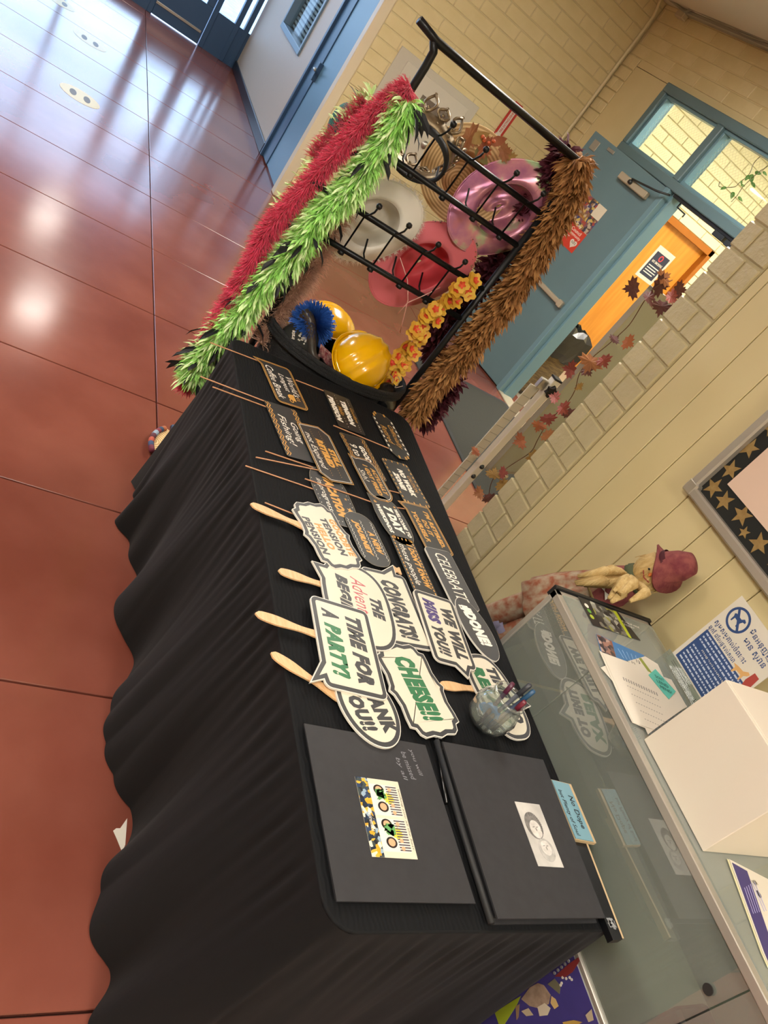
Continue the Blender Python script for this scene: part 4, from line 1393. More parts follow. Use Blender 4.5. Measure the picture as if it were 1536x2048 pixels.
t, w = sheet('paper', 'top white printed form with rows of small figures', 'paper', [Zr(430, 640), Zr(760, 760), Zr(930, 850), Zr(1300, 1190), Zr(960, 1430), Zr(750, 1360), Zr(640, 1120)], TOPZ + 0.0038, m_paper, group='paper stack on the showcase')
pm = MB()
for r in range(6):
    n = 14 - r
    for k in range(n):
        u, v = 640 + k * 26 + r * 45, 890 + k * 12 + r * 85
        if r == 0:
            q = [Zr(u, v), Zr(u + 12, v + 4), Zr(u + 26, v + 40), Zr(u + 14, v + 36)]
        else:
            q = [Zr(u, v), Zr(u + 12, v + 5), Zr(u + 18, v + 15), Zr(u + 6, v + 10)]
        ws_ = [onz(*x, TOPZ + 0.0045) for x in q]
        pm.poly([(x.x, x.y, TOPZ + 0.0046) for x in ws_])
stuff(pm.build('printed_figures', mat('grey_print', '8f8c86', 0.6), t))
t, w = sheet('sticky_note', 'teal sticky note with handwriting on the printed forms', 'note', [Zr(975, 810), Zr(1185, 1040), Zr(1115, 1120), Zr(1060, 1060), Zr(905, 870)], TOPZ + 0.0050, mat('teal_note', '5fc0b0', 0.5))
for s, px, w_ in (("DON'T", Zr(1020, 905), 0.035), ('LEND', Zr(1050, 960), 0.045), ('PENS!', Zr(1085, 1020), 0.045)):
    p = onz(*px, TOPZ + 0.0057)
    lettering(t, s, m_ink, p.x - t.location.x, p.y - t.location.y, w_, 0.011, 0.0010, rot=-math.pi / 2 - 0.25)

bx = thing('white_box', 'large plain white cardboard box on the showcase top', 'box', (0.61, -1.74, TOPZ))
MB().box((0.478, -1.895, TOPZ), (0.742, -1.590, TOPZ + 0.245), bev=0.0015).build('carton', mat('white_card', 'd6ccbc', 0.6), bx)
MB().box((0.480, -1.75, TOPZ + 0.2452), (0.740, -1.735, TOPZ + 0.2462)).build('lid_flap_seam', mat('white_card_edge', 'c4baa9', 0.6), bx)
MB().box((0.479, -1.8, TOPZ + 0.240), (0.741, -1.595, TOPZ + 0.2475), bev=0.001).build('lid_flap', mat('white_card'), bx)

nt_ = thing('leaflet_holder', 'white and purple leaflet standing on its clear holder at the frame edge', 'leaflet', (0.36, -1.68, TOPZ))
Zc = lambda a, b: (1336 + a * 0.1992, 1640 + b * 0.1992)


def holder(px, z0, name, m, lift=0.0):
    q = [onz(u, v, z0) for u, v in px]
    return MB().prism([(p.x, p.y) for p in q], z0 + lift, z0 + lift + 0.0008).build(name, m, nt_)


holder([Zc(590, 390), Zc(1250, 730), Zc(1400, 1500), Zc(1000, 1485), Zc(930, 1330)], TOPZ + 0.001, 'backing', mat('holder_cream', 'd9d3ad', 0.4))
holder([Zc(610, 395), Zc(1250, 725), Zc(1400, 1490), Zc(1010, 1470), Zc(945, 1330)], TOPZ + 0.002, 'leaflet_sheet', mat('paper_white'), 0.0006)
holder([Zc(640, 430), Zc(790, 515), Zc(1040, 1250), Zc(1100, 1480), Zc(1010, 1440), Zc(960, 1320)], TOPZ + 0.003, 'purple_band', mat('leaflet_purple', '3d356f', 0.4), 0.0006)
p = onz(*Zc(870, 630), TOPZ + 0.004)
lettering(nt_, 'VIA', m_ink, p.x - nt_.location.x, p.y - nt_.location.y, 0.016, 0.011, 0.005, rot=-math.pi / 2 + 0.1, bold=0.02)
p = onz(*Zc(912, 745), TOPZ + 0.004)
MB().prism([(p.x + q[0], p.y + q[1]) for q in ell(0.016, 0.012, 20)], TOPZ + 0.004, TOPZ + 0.0045).build('round_emblem', mat('emblem_grey', '3f4148', 0.5), nt_)
tl = MB()
for k in range(6):
    a_, b_ = onz(*Zc(750 + k * 20, 690 - k * 12), TOPZ), onz(*Zc(840 + k * 20 + (30 if k > 3 else 0), 950 - k * 6), TOPZ)
    tl.tube([(a_.x, a_.y, TOPZ + 0.0046), (b_.x, b_.y, TOPZ + 0.0046)], 0.0007, 4)
tl.build('text_line', mat('lilac_print', 'b9b4dd', 0.5), nt_)

# ---- leaning no-dogs sign
sy = -1.935
sg = thing('dog_sign', 'white sign with struck-out dog emblem and navy text panel leaning by the wall', 'sign', mtx=Matrix(((-1, 0, 0, 1.055), (0, 0.04, 1, sy), (0, 1, -0.04, TOPZ + 0.004), (0, 0, 0, 1))))
SW, SH = 0.215, 0.282
loc_build(MB().box((0, 0, 0), (SW, SH, 0.0015)), 'sheet', mat('paper_white'), sg)
loc_build(MB().box((0.012, 0.030, 0.0015), (SW - 0.012, 0.150, 0.0020)), 'navy_panel', mat('sign_navy', '2f4a7c', 0.45), sg)
loc_build(MB().box((-0.012, -0.004, 0.003), (SW + 0.01, 0.026, 0.0055)), 'holder_lip', glass_mat('acrylic', 'd5ddd6', 1.5, 0.15), sg)
m_sn = mat('sign_navy')
loc_build(MB().band([(0.048 + q[0], 0.235 + q[1]) for q in ell(0.072, 0.072, 32)], [(0.048 + q[0], 0.235 + q[1]) for q in ell(0.058, 0.058, 32)], 0.0019), 'prohibition_ring', m_sn, sg)
loc_build(MB().prism([(0.048 + q[0], 0.235 + q[1]) for q in [(-0.026, 0.020), (-0.021, 0.025), (0.026, -0.020), (0.021, -0.025)]], 0.0015, 0.0021), 'prohibition_bar', m_sn, sg)
dog = [(-0.020, 0.004), (-0.016, 0.008), (0.006, 0.008), (0.012, 0.016), (0.020, 0.013), (0.021, 0.008), (0.014, 0.006), (0.011, -0.002), (0.012, -0.016), (0.008, -0.016), (0.006, -0.004), (-0.010, -0.003), (-0.011, -0.016), (-0.015, -0.016), (-0.016, -0.002)]
loc_build(MB().prism([(0.047 + q[0], 0.235 + q[1]) for q in dog], 0.0015, 0.0019), 'dog_print', m_sn, sg)
for s, x, y, w_, h_ in (('សូមសម្គាល់ចំពោះ', 0.080, 0.184, 0.140, 0.024), ('ឆ្កែ ដែលផ្តល់សេវា', 0.070, 0.161, 0.120, 0.020), ('មិនអនុញ្ញាត', 0.150, 0.246, 0.115, 0.025), ('មាន ស្វាន', 0.145, 0.217, 0.09, 0.022)):
    lettering(sg, s, m_sn, x, y, w_, h_, 0.0020, bold=0.01, res=1)
tl = MB()
rs = random.Random(5)
for k in range(9):
    y = 0.142 - k * 0.0125
    if k == 3:
        continue
    x = 0.02
    while x < SW - 0.03:
        L_ = rs.uniform(0.004, 0.014)
        tl.box((x, y - 0.0025, 0.0020), (min(x + L_, SW - 0.018), y + 0.0022, 0.0023))
        x += L_ + 0.003
stuff(loc_build(tl, 'small_print', mat('pale_print', 'b9c2d6', 0.5), sg))
lettering(sg, 'ការផ្តល់សេវាកម្ម', m_wink, 0.11, 0.104, 0.12, 0.008, 0.0024, res=1)
lettering(sg, 'CITY OF', m_ink, 0.170, 0.020, 0.030, 0.005, 0.0065)
lettering(sg, 'LONG', m_ink, 0.172, 0.010, 0.045, 0.010, 0.0065)
lettering(sg, 'Citywide Accessibility Coordinator', m_ink, 0.075, 0.024, 0.115, 0.005, 0.0018)
tl = MB()
for k in range(2):
    tl.box((0.018, 0.014 - k * 0.006, 0.0016), (0.11, 0.016 - k * 0.006, 0.0018))
loc_build(tl, 'text_line', m_ink, sg)
# guide dog and walker print
loc_build(MB().prism([(0.170 + q[0] * 1.1, 0.160 + q[1] * 1.1) for q in [(-0.034, 0.0), (-0.020, 0.004), (-0.004, 0.006), (0.006, 0.016), (0.013, 0.014), (0.011, 0.007), (0.005, 0.0), (0.006, -0.016), (0.002, -0.016), (-0.001, -0.004), (-0.016, -0.006), (-0.020, -0.018), (-0.024, -0.018), (-0.024, -0.004)]], 0.0015, 0.0024), 'guide_dog_print', mat('dog_tan_print', 'd3a56a', 0.5), sg)
loc_build(MB().prism([(0.196 + q[0], 0.170 + q[1]) for q in [(-0.008, 0.02), (0.010, 0.02), (0.014, -0.012), (0.006, -0.03), (-0.004, -0.03), (-0.010, -0.01)]], 0.0015, 0.0023), 'walker_print', mat('walker_red_print', 'a5413a', 0.5), sg)

# ================================================================== BULLETIN BOARD ON THE WALL
bb = thing('bulletin_board', 'aluminium framed black bulletin board with gold stars on the boarded wall', 'bulletin board', (1.2, -2.1, 1.27))
BX0, BX1, BZ0, BZ1 = 0.35, 1.545, 1.262, 2.1
MB().box((BX0, -2.098, BZ0), (BX1, -2.090, BZ1)).build('felt', mat('black_felt', '20211f', 0.9), bb)
for lo, hi in (((BX0, -2.098, BZ0 - 0.015), (BX1, -2.066, BZ0 + 0.018)), ((BX0, -2.098, BZ1), (BX1, -2.066, BZ1 + 0.03)), ((BX1 - 0.02, -2.098, BZ0), (BX1 + 0.014, -2.066, BZ1)), ((BX0 - 0.02, -2.098, BZ0), (BX0, -2.066, BZ1))):
    MB().box(lo, hi, bev=0.006).build('frame_rail', m_alu, bb)
b = MB()
b.box((BX1 - 0.03, -2.097, BZ0 - 0.017), (BX1 + 0.016, -2.064, BZ0 + 0.03), bev=0.006)
b.build('corner_cap', mat('bright_alu', 'c4bfb4', 0.3, 0.7), bb)
m_star = mat('gold_star', '9c8150', 0.5, col2='8c7040', scale=60)
for k, (x, z, r, ro) in enumerate(((1.512, 1.475, 0.034, 1.3), (1.498, 1.392, 0.034, 1.0), (1.492, 1.318, 0.035, 1.5), (1.428, 1.318, 0.034, 0.9), (1.350, 1.332, 0.036, 1.2), (1.240, 1.318, 0.036, 0.8), (1.515, 1.56, 0.03, 1.7), (1.30, 1.305, 0.02, 1.1), (1.16, 1.325, 0.03, 1.4))):
    MB().prism([(q[0], q[1]) for q in star_pts(r, rot=ro)], 0, 0.0015, R=Matrix.Rotation(math.pi / 2, 3, 'X'), at=(x, -2.0885, z)).build('star', m_star, bb)
q = thing('pink_paper', 'pale pink sheet pinned over the starred bulletin board', 'paper', (1.2, -2.088, 1.36))
MB().prism([(1.465, 1.357), (1.470, 1.80), (0.70, 1.80), (0.70, 1.362)], 0, 0.001, R=Matrix.Rotation(math.pi / 2, 3, 'X'), at=(0, -2.086, 0)).build('sheet', mat('pink_sheet', 'dcc0ac', 0.6), q)

# ================================================================== SCARECROW DOLL
DB = Vector((1.66, -1.77, 0.0))
DT = Vector((1.315, -2.0, 1.10))


def dpt(z):
    k = z / 1.10
    return DB.lerp(DT, k)


doll = thing('scarecrow_doll', 'standing scarecrow doll in burgundy hat and raffia sleeves beside the showcase', 'doll', tuple(DB))
ax = (DT - DB).normalized()
m_plaid = mat('burgundy_plaid', '6d2a33', 0.8, col2='8a4a45', scale=40, bump=0.3, bscale=200)
m_raffia = mat('raffia', 'cdb37c', 0.7, col2='b99a5f', scale=30, stretch=(3, 3, 0.5), bump=0.5, bscale=80)
m_floral = mat('leaf_print_fabric', 'a89880', 0.8, col2='8f5238', scale=34, detail=2)


def along(prof, name, m, p0, p1, seg=18, fn=None):
    d = (p1 - p0)
    z = d.normalized()
    x = z.orthogonal().normalized()
    y = z.cross(x)
    Rm = Matrix((x, y, z)).transposed()
    L_ = d.length
    b = MB().lathe([(max(r, 1e-4), t * L_) for t, r in prof], seg, R=Rm, at=p0, fn=fn)
    return b.build(name, m, doll, True)


wav = lambda amp, n: (lambda c, a, r: c + Vector((math.cos(a), math.sin(a), 0)) * amp * math.sin(n * a))
f1, f2 = dpt(0.0) + Vector((0.05, 0.03, 0)), dpt(0.0) + Vector((-0.06, -0.03, 0))
hip = dpt(0.70)
for s, f in ((1, f1), (-1, f2)):
    along([(0, 0.0), (0.005, 0.03), (0.05, 0.035), (0.3, 0.032), (0.6, 0.040), (1, 0.045)], 'leg', m_floral, f, hip + Vector((0.03 * s, 0.02 * s, 0.02)))
    along([(0, 0.0), (0.02, 0.045), (0.5, 0.045), (1, 0.03)], 'shoe', mat('shoe_burlap', '8a6a48', 0.8), f, f + Vector((0, 0.0, 0.06)))
    along([(0, 0.037), (0.5, 0.039), (1, 0.037)], 'ankle_tie', mat('lilac_tie', '8c86a0', 0.7), f.lerp(hip, 0.72), f.lerp(hip, 0.76))
along([(0, 0.115), (0.02, 0.12), (0.35, 0.105), (0.7, 0.08), (1, 0.055)], 'skirt', m_floral, dpt(0.66), dpt(0.90), 28, wav(0.010, 7))
along([(0, 0.062), (0.2, 0.070), (0.6, 0.068), (0.9, 0.050), (1, 0.03)], 'jacket', m_plaid, dpt(0.82), dpt(0.985), 20)
along([(0, 0.030), (0.3, 0.052), (0.7, 0.048), (1, 0.03)], 'scarf', mat('olive_scarf', '4a5138', 0.85), dpt(0.965), dpt(1.005), 20, wav(0.004, 6))
hd = along([(0, 0.012), (0.15, 0.040), (0.4, 0.060), (0.7, 0.058), (0.9, 0.040), (1, 0.001)], 'head', m_raffia, dpt(0.975), dpt(1.10), 18)
fw = Vector((-0.55, 0.80, 0.1)).normalized()
sd = ax.cross(fw).normalized()
hc = dpt(1.04)
for s in (1, -1):
    MB().lathe([(0.0001, -0.004), (0.005, 0.0), (0.0001, 0.004)], 8, at=hc + fw * 0.060 + sd * s * 0.018 + ax * 0.004).build('eye', m_ink, doll, True)
MB().tube([hc + fw * 0.058 + sd * 0.02 - ax * 0.014, hc + fw * 0.061 - ax * 0.021, hc + fw * 0.058 - sd * 0.02 - ax * 0.014], 0.002, 6).build('mouth', mat('mouth_red', '8a2f2a', 0.6), doll)
MB().tube([hc + fw * 0.058, hc + fw * 0.074 - ax * 0.003], [0.007, 0.001], 8).build('nose', mat('nose_orange', 'c9702f', 0.6), doll)
along([(0, 0.048), (0.0, 0.075), (0.06, 0.077), (0.12, 0.052), (0.55, 0.047), (0.9, 0.034), (1, 0.001)], 'hat', m_plaid, dpt(1.07), dpt(1.07) + (ax + Vector((-0.25, 0.1, 0))).normalized() * 0.105, 26, lambda c, a, r: c + Vector((0, 0, 0.018 * math.sin(2 * a + 0.5) if r > 0.06 else 0)))
along([(0, 0.0535), (1, 0.052)], 'hat_band', mat('hat_band', '4b1e26', 0.8), dpt(1.083), dpt(1.099), 22)
hr = MB()
rs = random.Random(11)
for k in range(60):
    a0 = rs.uniform(0, 6.28)
    p = hc + (fw * math.cos(a0) + sd * math.sin(a0)) * 0.047 + ax * 0.02
    hr.tube([p, p + (fw * math.cos(a0) + sd * math.sin(a0)) * 0.012 - ax * 0.02, p + (fw * math.cos(a0) + sd * math.sin(a0)) * 0.015 - ax * rs.uniform(0.03, 0.055)], 0.0011, 3, caps=False)
stuff(hr.build('straw_hair', m_raffia, doll))
sh = dpt(0.965)
Lp = [ony(1236, 1150, -1.90), ony(1215, 1150, -1.84), ony(1160, 1158, -1.80)]
Rp = [ony(1262, 1165, -1.93), ony(1262, 1178, -1.83), ony(1238, 1196, -1.78)]
for P_, nm_ in ((Lp, 'raffia_sleeve'), (Rp, 'raffia_sleeve')):
    pts = [sh, P_[0], P_[1], P_[2]]
    b = MB()
    for k in range(9):
        off = Vector((rs.uniform(-1, 1), rs.uniform(-1, 1), rs.uniform(-1, 1)))
        b.tube([pts[0] + off * 0.008, pts[1] + off * 0.014, pts[2] + off * 0.026, pts[3] + off * 0.020], [0.010, 0.014, 0.017, 0.006], 6)
    b.build(nm_, m_raffia, doll, True)
    MB().tube([pts[1].lerp(pts[0], .4) + Vector((0, 0, 0.0)), pts[1].lerp(pts[0], .3)], 0.022, 10).build('sleeve_tie', mat('twine', '8f7a4e', 0.8), doll, True)
bw = dpt(0.90) + fw * 0.072
b = MB()
for s in (1, -1):
    b.prism([(0, 0), (0.022 * s, 0.012), (0.026 * s, -0.010)], -0.002, 0.002, R=Matrix((sd, ax, fw)).transposed(), at=bw)
b.build('bow', mat('paper_white'), doll)
MB().tube([dpt(0.86) + fw * 0.075 + sd * 0.06, dpt(0.86) + fw * 0.08, dpt(0.86) + fw * 0.075 - sd * 0.06], 0.004, 6).build('belt_cord', mat('twine'), doll)

# ================================================================== HAT RACK
RX0, RYL, RYR = 2.45, -0.925, -1.575
m_rack = mat('black_rack_steel', '17191b', 0.35, 0.3)
rack = thing('hat_rack', 'black steel hat rack with hooked bars at the end of the table', 'rack', (RX0, -1.25, 0))


def rtube(name, pts, r, seg=10, parent=None):
    return MB().tube(pts, r, seg).build(name, m_rack, parent or rack, True)


rtube('post', [(RX0, RYL, 0.02), (RX0, RYL, 1.70), (RX0, RYL + 0.003, 1.745), (RX0, RYL + 0.02, 1.768)], 0.013)
rtube('post', [(RX0, RYR, 0.02), (RX0, RYR, 1.775)], 0.013)
rtube('top_bar', [(RX0 - 0.002, -0.835, 1.785), (RX0, -0.91, 1.772), (RX0, RYR - 0.01, 1.768)], 0.013)
for y in (RYL, RYR):
    rtube('foot', [(RX0 - 0.20, y, 0.018), (RX0 + 0.25, y, 0.018)], 0.016)
rtube('base_bar', [(RX0 + 0.22, RYL, 0.05), (RX0 + 0.22, RYR, 0.05)], 0.011)
BARS = (1.568, 1.437, 1.243, 1.107)
for z in BARS:
    rtube('hat_bar', [(RX0, RYL, z), (RX0, RYR, z)], 0.0105)
for (zu, zl, ys) in ((1.568, 1.437, (-1.075, -1.215, -1.355, -1.485)), (1.243, 1.107, (-1.02, -1.145, -1.275, -1.40))):
    for y in ys:
        h = MB()
        h.tube([(RX0, y, zl - 0.008), (RX0 - 0.004, y, zu), (RX0 - 0.03, y, zu + 0.012), (RX0 - 0.055, y, zu + 0.035), (RX0 - 0.06, y, zu + 0.055)], 0.0035, 6)
        h.tube([(RX0 + 0.002, y + 0.03, zl - 0.002), (RX0 + 0.05, y + 0.03, zl + 0.01), (RX0 + 0.09, y + 0.03, zl + 0.05)], 0.0035, 6)
        hk = h.build('hook', m_rack, rack, True)
        MB().lathe([(0.0001, -0.011), (0.008, -0.008), (0.011, 0.0), (0.008, 0.008), (0.0001, 0.011)], 10, at=(RX0 - 0.061, y, zu + 0.060)).build('hook_ball', m_rack, hk, True)
        MB().lathe([(0.0001, -0.010), (0.012, -0.006), (0.012, 0.006), (0.0001, 0.010)], 10, at=(RX0 - 0.002, y, zl - 0.012)).build('hook_clamp', m_rack, hk, True)


def frame_mtx(c, axis, long_):
    z = Vector(axis).normalized()
    x = Vector(long_)
    x = (x - z * x.dot(z)).normalized()
    y = z.cross(x)
    mm = Matrix((x, y, z)).transposed().to_4x4()
    mm.translation = Vector(c)
    return mm


def hat_surface(a, b, ha, hb, crown, curl, pinch=0.02, seg=48):
    """brim a x b, head opening ha x hb, crown height along +z; sides of the brim curl"""
    rows = []
    for t in (1.0, 0.93, 0.8, 0.6, 0.4, 0.2, 0.0):
        r = []
        for k in range(seg):
            th = 2 * math.pi * k / seg
            c, s = math.cos(th), math.sin(th)
            x = (ha + (a - ha) * t) * c
            y = (hb + (b - hb) * t) * s
            z = curl * (t ** 1.8) * (abs(s) ** 2.5) - curl * 0.25 * t * t * (abs(c) ** 3)
            r.append((x, y, z))
        rows.append(r)
    for t in (0.06, 0.25, 0.5, 0.75, 0.92, 1.0):
        r = []
        k_ = 1 - 0.12 * t - 0.25 * max(0, t - 0.85) / 0.15
        for k in range(seg):
            th = 2 * math.pi * k / seg
            c, s = math.cos(th), math.sin(th)
            w = 1 - 0.18 * t * (abs(s) ** 2)
            r.append((ha * k_ * c, hb * k_ * w * s, crown * t + 0.0))
        rows.append(r)
    r = []
    for k in range(seg):
        th = 2 * math.pi * k / seg
        r.append((ha * 0.45 * math.cos(th), hb * 0.22 * math.sin(th), crown * 0.86))
    rows.append(r)
    r = [(ha * 0.1 * math.cos(2 * math.pi * k / seg), hb * 0.05 * math.sin(2 * math.pi * k / seg), crown * 0.84) for k in range(seg)]
    rows.append(r)
    return rows


def solid(o, th):
    md = o.modifiers.new('thick', 'SOLIDIFY')
    md.thickness = th
    md.offset = 0
    return o


def cowboy_hat(label, c, axis, long_, a, b, ha, hb, crown, curl, m, m_in=None):
    t = thing('cowboy_hat', label, 'hat', mtx=frame_mtx(c, axis, long_), group='cowboy hats on the rack')
    rows = hat_surface(a, b, ha, hb, crown, curl)
    bm_ = MB().grid(rows[:7], closed_u=True)
    solid(loc_build(bm_, 'brim', m, t, True), 0.003)
    bm_ = MB().grid(rows[6:], closed_u=True)
    bm_.face([v for v in bm_.bm.verts[-48:]]) if False else None
    solid(loc_build(bm_, 'crown', m_in or m, t, True), 0.003)
    ed = [Vector(p) for p in rows[0]]
    loc_build(MB().tube(ed, 0.0035, 6, closed=True), 'brim_edge', m, t, True)
    band = [Vector(p) + Vector((0, 0, 0.008)) for p in rows[6]]
    return t, rows


m_irid = mat('pink_iridescent', 'b9707e', 0.25, 0.35, col2='a8606f', scale=7)
_n = m_irid.node_tree
_lw = _n.nodes.new('ShaderNodeTexNoise')
_lw.inputs['Scale'].default_value = 9
_lw.inputs['Detail'].default_value = 5
_rp = _n.nodes.new('ShaderNodeValToRGB')
_rp.color_ramp.elements[0].position = 0.35
_rp.color_ramp.elements[0].color = lin('b77080')
_rp.color_ramp.elements[1].position = 0.66
_rp.color_ramp.elements[1].color = lin('a9c79a')  # green highlights of the sheen painted in as random colour
_e = _rp.color_ramp.elements.new(0.58)
_e.color = lin('c98a96')
_e = _rp.color_ramp.elements.new(0.45)
_e.color = lin('a96a8c')
_t = _n.nodes['Texture Coordinate']
_n.links.new(_t.outputs['Object'], _lw.inputs[0])
_n.links.new(_lw.outputs[0], _rp.inputs[0])
_n.links.new(_rp.outputs[0], _n.nodes['Principled BSDF'].inputs['Base Color'])

AX = (0.93, -0.22, -0.10)
t, rows = cowboy_hat('large pink iridescent cowboy hat, uppermost of the cowboy hats', (2.52, -1.480, 1.500), AX, (0, -0.60, 0.72), 0.212, 0.155, 0.108, 0.088, 0.11, 0.055, m_irid)
t, rows = cowboy_hat('coral pink cowboy hat with rhinestone trim and chin cord', (2.53, -1.350, 1.175), AX, (0, -0.52, 0.76), 0.205, 0.140, 0.105, 0.083, 0.11, 0.055, mat('coral_felt', 'c9626a', 0.7, sheen=0.3), mat('coral_inside', 'c8464f', 0.6))
rh = MB()
for p in rows[0][40:48] + rows[0][:10]:
    p = Vector(p)
    for k in range(4):
        q = p + Vector((random.uniform(-.008, .008), random.uniform(-.008, .008), random.uniform(-.004, .006)))
        rh.lathe([(0.0001, -0.003), (0.0035, 0.0), (0.0001, 0.003)], 5, at=q)
stuff(loc_build(rh, 'rhinestone_trim', mat('rhinestone', 'b9b2a8', 0.12, 0.9), t))
cp = root_matrix(t).inverted()
P_ = lambda u, v, x: cp @ onx(u, v, x)
loc_build(MB().tube([P_(800, 515, 2.50), P_(815, 560, 2.45), P_(816, 600, 2.44), P_(806, 640, 2.45), P_(800, 665, 2.46)], 0.0018, 5).tube([P_(880, 575, 2.46), P_(850, 590, 2.44), P_(816, 605, 2.44), P_(795, 628, 2.45)], 0.0018, 5), 'chin_cord', mat('pale_cord', 'd9a9a0', 0.6), t, True)
t, rows = cowboy_hat('white cowboy hat with fluffy marabou edge', (2.53, -1.095, 1.215), AX, (0, -0.58, 0.72), 0.175, 0.130, 0.098, 0.080, 0.11, 0.05, mat('white_felt', 'dfdacf', 0.75, col2='d6d0c4', scale=6))
fl = MB()
rs = random.Random(21)
for k in range(48):
    p = Vector(rows[0][k])
    for q in range(34):
        d = Vector((p.x, p.y, 0)).normalized() * rs.uniform(0.3, 1) + Vector((rs.uniform(-.8, .8), rs.uniform(-.8, .8), rs.uniform(-.6, .9)))
        d.normalize()
        L_ = rs.uniform(0.012, 0.026)
        w = d.orthogonal().normalized() * 0.0009
        fl.poly([p - w, p + w, p + d * L_])
stuff(loc_build(fl, 'fluff_trim', mat('white_fluff', 'd9d3c8', 0.9), t))

# straw hat with autumn leaves
m_straw = mat('straw', 'd6b27e', 0.65, col2='c09a66', scale=10, stretch=(1, 1, 60))
_n = m_straw.node_tree
_w = _n.nodes.new('ShaderNodeTexWave')
_w.wave_type = 'RINGS'
_w.rings_direction = 'Z'
_w.inputs['Scale'].default_value = 26
_w.inputs['Distortion'].default_value = 0.6
_n.links.new(_n.nodes['Texture Coordinate'].outputs['Object'], _w.inputs[0])
_rp2 = _n.nodes.new('ShaderNodeValToRGB')
_rp2.color_ramp.elements[0].color = lin('b08a58')
_rp2.color_ramp.elements[1].color = lin('e6c794')
_n.links.new(_w.outputs['Fac'], _rp2.inputs[0])
_n.links.new(_rp2.outputs[0], _n.nodes['Principled BSDF'].inputs['Base Color'])
st = thing('straw_hat', 'coiled straw sun hat with autumn leaves on its band behind the pink hat', 'hat', mtx=frame_mtx(onx(935, 350, 2.66), (0.84, -0.30, -0.38), (0, -0.6, 0.75)))
rings = []
prof = []
for k in range(28):
    r = 0.175 - k * 0.0032
    prof.append((r, 0.010 + 0.025 * (k / 28) + 0.0045 * (k % 2)))
for k in range(1, 13):
    prof.append((0.088 - 0.012 * (k / 12) ** 2 - (0.03 if k > 11 else 0), 0.036 + 0.095 * k / 12 + 0.0015 * (k % 2)))
prof.append((0.001, 0.135))
solid(loc_build(MB().lathe(prof, 48), 'woven_body', m_straw, st, True), 0.002)
loc_build(MB().lathe([(0.096, 0.040), (0.092, 0.062)], 40), 'hat_band', mat('hat_ribbon', '9a8a5c', 0.7), st, True)


def leaf_poly(s, kind=0):
    if kind == 0:   # maple
        half = [(0, 1.0), (0.10, 0.74), (0.24, 0.80), (0.20, 0.55), (0.52, 0.62), (0.46, 0.46), (0.80, 0.34), (0.58, 0.22), (0.66, 0.02), (0.34, 0.06), (0.24, -0.14), (0.06, -0.05)]
    else:
        half = [(0, 1.0), (0.18, 0.72), (0.30, 0.40), (0.28, 0.10), (0.14, -0.10)]
    full = half + [(-x, y) for x, y in reversed(half) if x > 0]
    return [(x * s, y * s) for x, y in full]


def leaf_obj(parent, c, d, nrm, s, m, kind=0, name='leaf', curl=0.25):
    """c world position, d tip direction, nrm facing"""
    y = Vector(d).normalized()
    z = Vector(nrm)
    z = (z - y * z.dot(y)).normalized()
    x = y.cross(z)
    pts = leaf_poly(s, kind)
    b = MB()
    cen = b.bm.verts.new(Vector(c) + y * 0.25 * s + z * 0.05 * s)
    vs = []
    for (px, py) in pts:
        up = curl * (abs(px) / s) ** 1.3 * s * 0.6 - curl * 0.25 * ((py / s) ** 2) * s
        vs.append(b.bm.verts.new(Vector(c) + x * px + y * py + z * up))
    for i in range(len(vs)):
        b.face([cen, vs[i], vs[(i + 1) % len(vs)]])
    return b.build(name, m, parent)


m_leaf_tan = mat('leaf_tan', '98633d', 0.6, col2='84512f', scale=30)
m_leaf_red = mat('leaf_red', '6e2a22', 0.6, col2='7d3328', scale=30)
m_leaf_dark = mat('leaf_dark', '4a2320', 0.6, col2='562a26', scale=30)
m_leaf_gold = mat('leaf_gold', '98783f', 0.6, col2='8a6a34', scale=30)
m_leaf_or = mat('leaf_orange', '9a5a38', 0.6, col2='8a4a2c', scale=30)
rs = random.Random(31)
for k, (u, v, mm, s) in enumerate(((930, 268, m_leaf_tan, 0.07), (945, 280, m_leaf_gold, 0.065), (962, 290, m_leaf_or, 0.06), (985, 285, m_leaf_or, 0.055), (1000, 305, m_leaf_tan, 0.05), (955, 300, mat('leaf_olive', '7a7244', 0.6), 0.07), (1010, 318, m_leaf_gold, 0.05))):
    leaf_obj(st, onx(u, v, 2.60), (0, rs.uniform(-1, 0.3), rs.uniform(-0.2, 1)), (-1, 0.2, 0.4), s, mm, k % 2)
b = MB()
for k in range(7):
    p = onx(975 + rs.uniform(-12, 14), 285 + rs.uniform(-12, 12), 2.585)
    b.lathe([(0.0001, -0.007), (0.006, -0.004), (0.0075, 0), (0.006, 0.004), (0.0001, 0.007)], 8, at=p)
b.build('berry', mat('berry_orange', 'b9562f', 0.4), st, True)

# crown
cr = thing('crown', 'antique gold filigree crown with black velvet band at the rack top', 'crown', mtx=frame_mtx(onx(832, 308, 2.50), (0.66, -0.30, 0.55), (0, 1, 0)) @ Matrix.Scale(1.22, 4))
loc_build(MB().lathe([(0.086, -0.006), (0.092, 0.0), (0.092, 0.012), (0.086, 0.016), (0.082, 0.008), (0.082, -0.002), (0.086, -0.006)], 40), 'velvet_band', mat('black_velvet', '0f1012', 0.7), cr, True)
m_ag = mat('antique_gold', '97866a', 0.42, 0.7, col2='75654e', scale=40)
b = MB()
n = 60
rows_ = []
for z, dr in ((0.014, 0.0), (0.034, 0.001), (0.050, 0.003)):
    rows_.append([((0.090 + dr) * math.cos(2 * math.pi * k / n), (0.090 + dr) * math.sin(2 * math.pi * k / n), z) for k in range(n)])
b.grid(rows_, closed_u=True)
solid(loc_build(b, 'gold_band', m_ag, cr, True), 0.003)
b = MB()
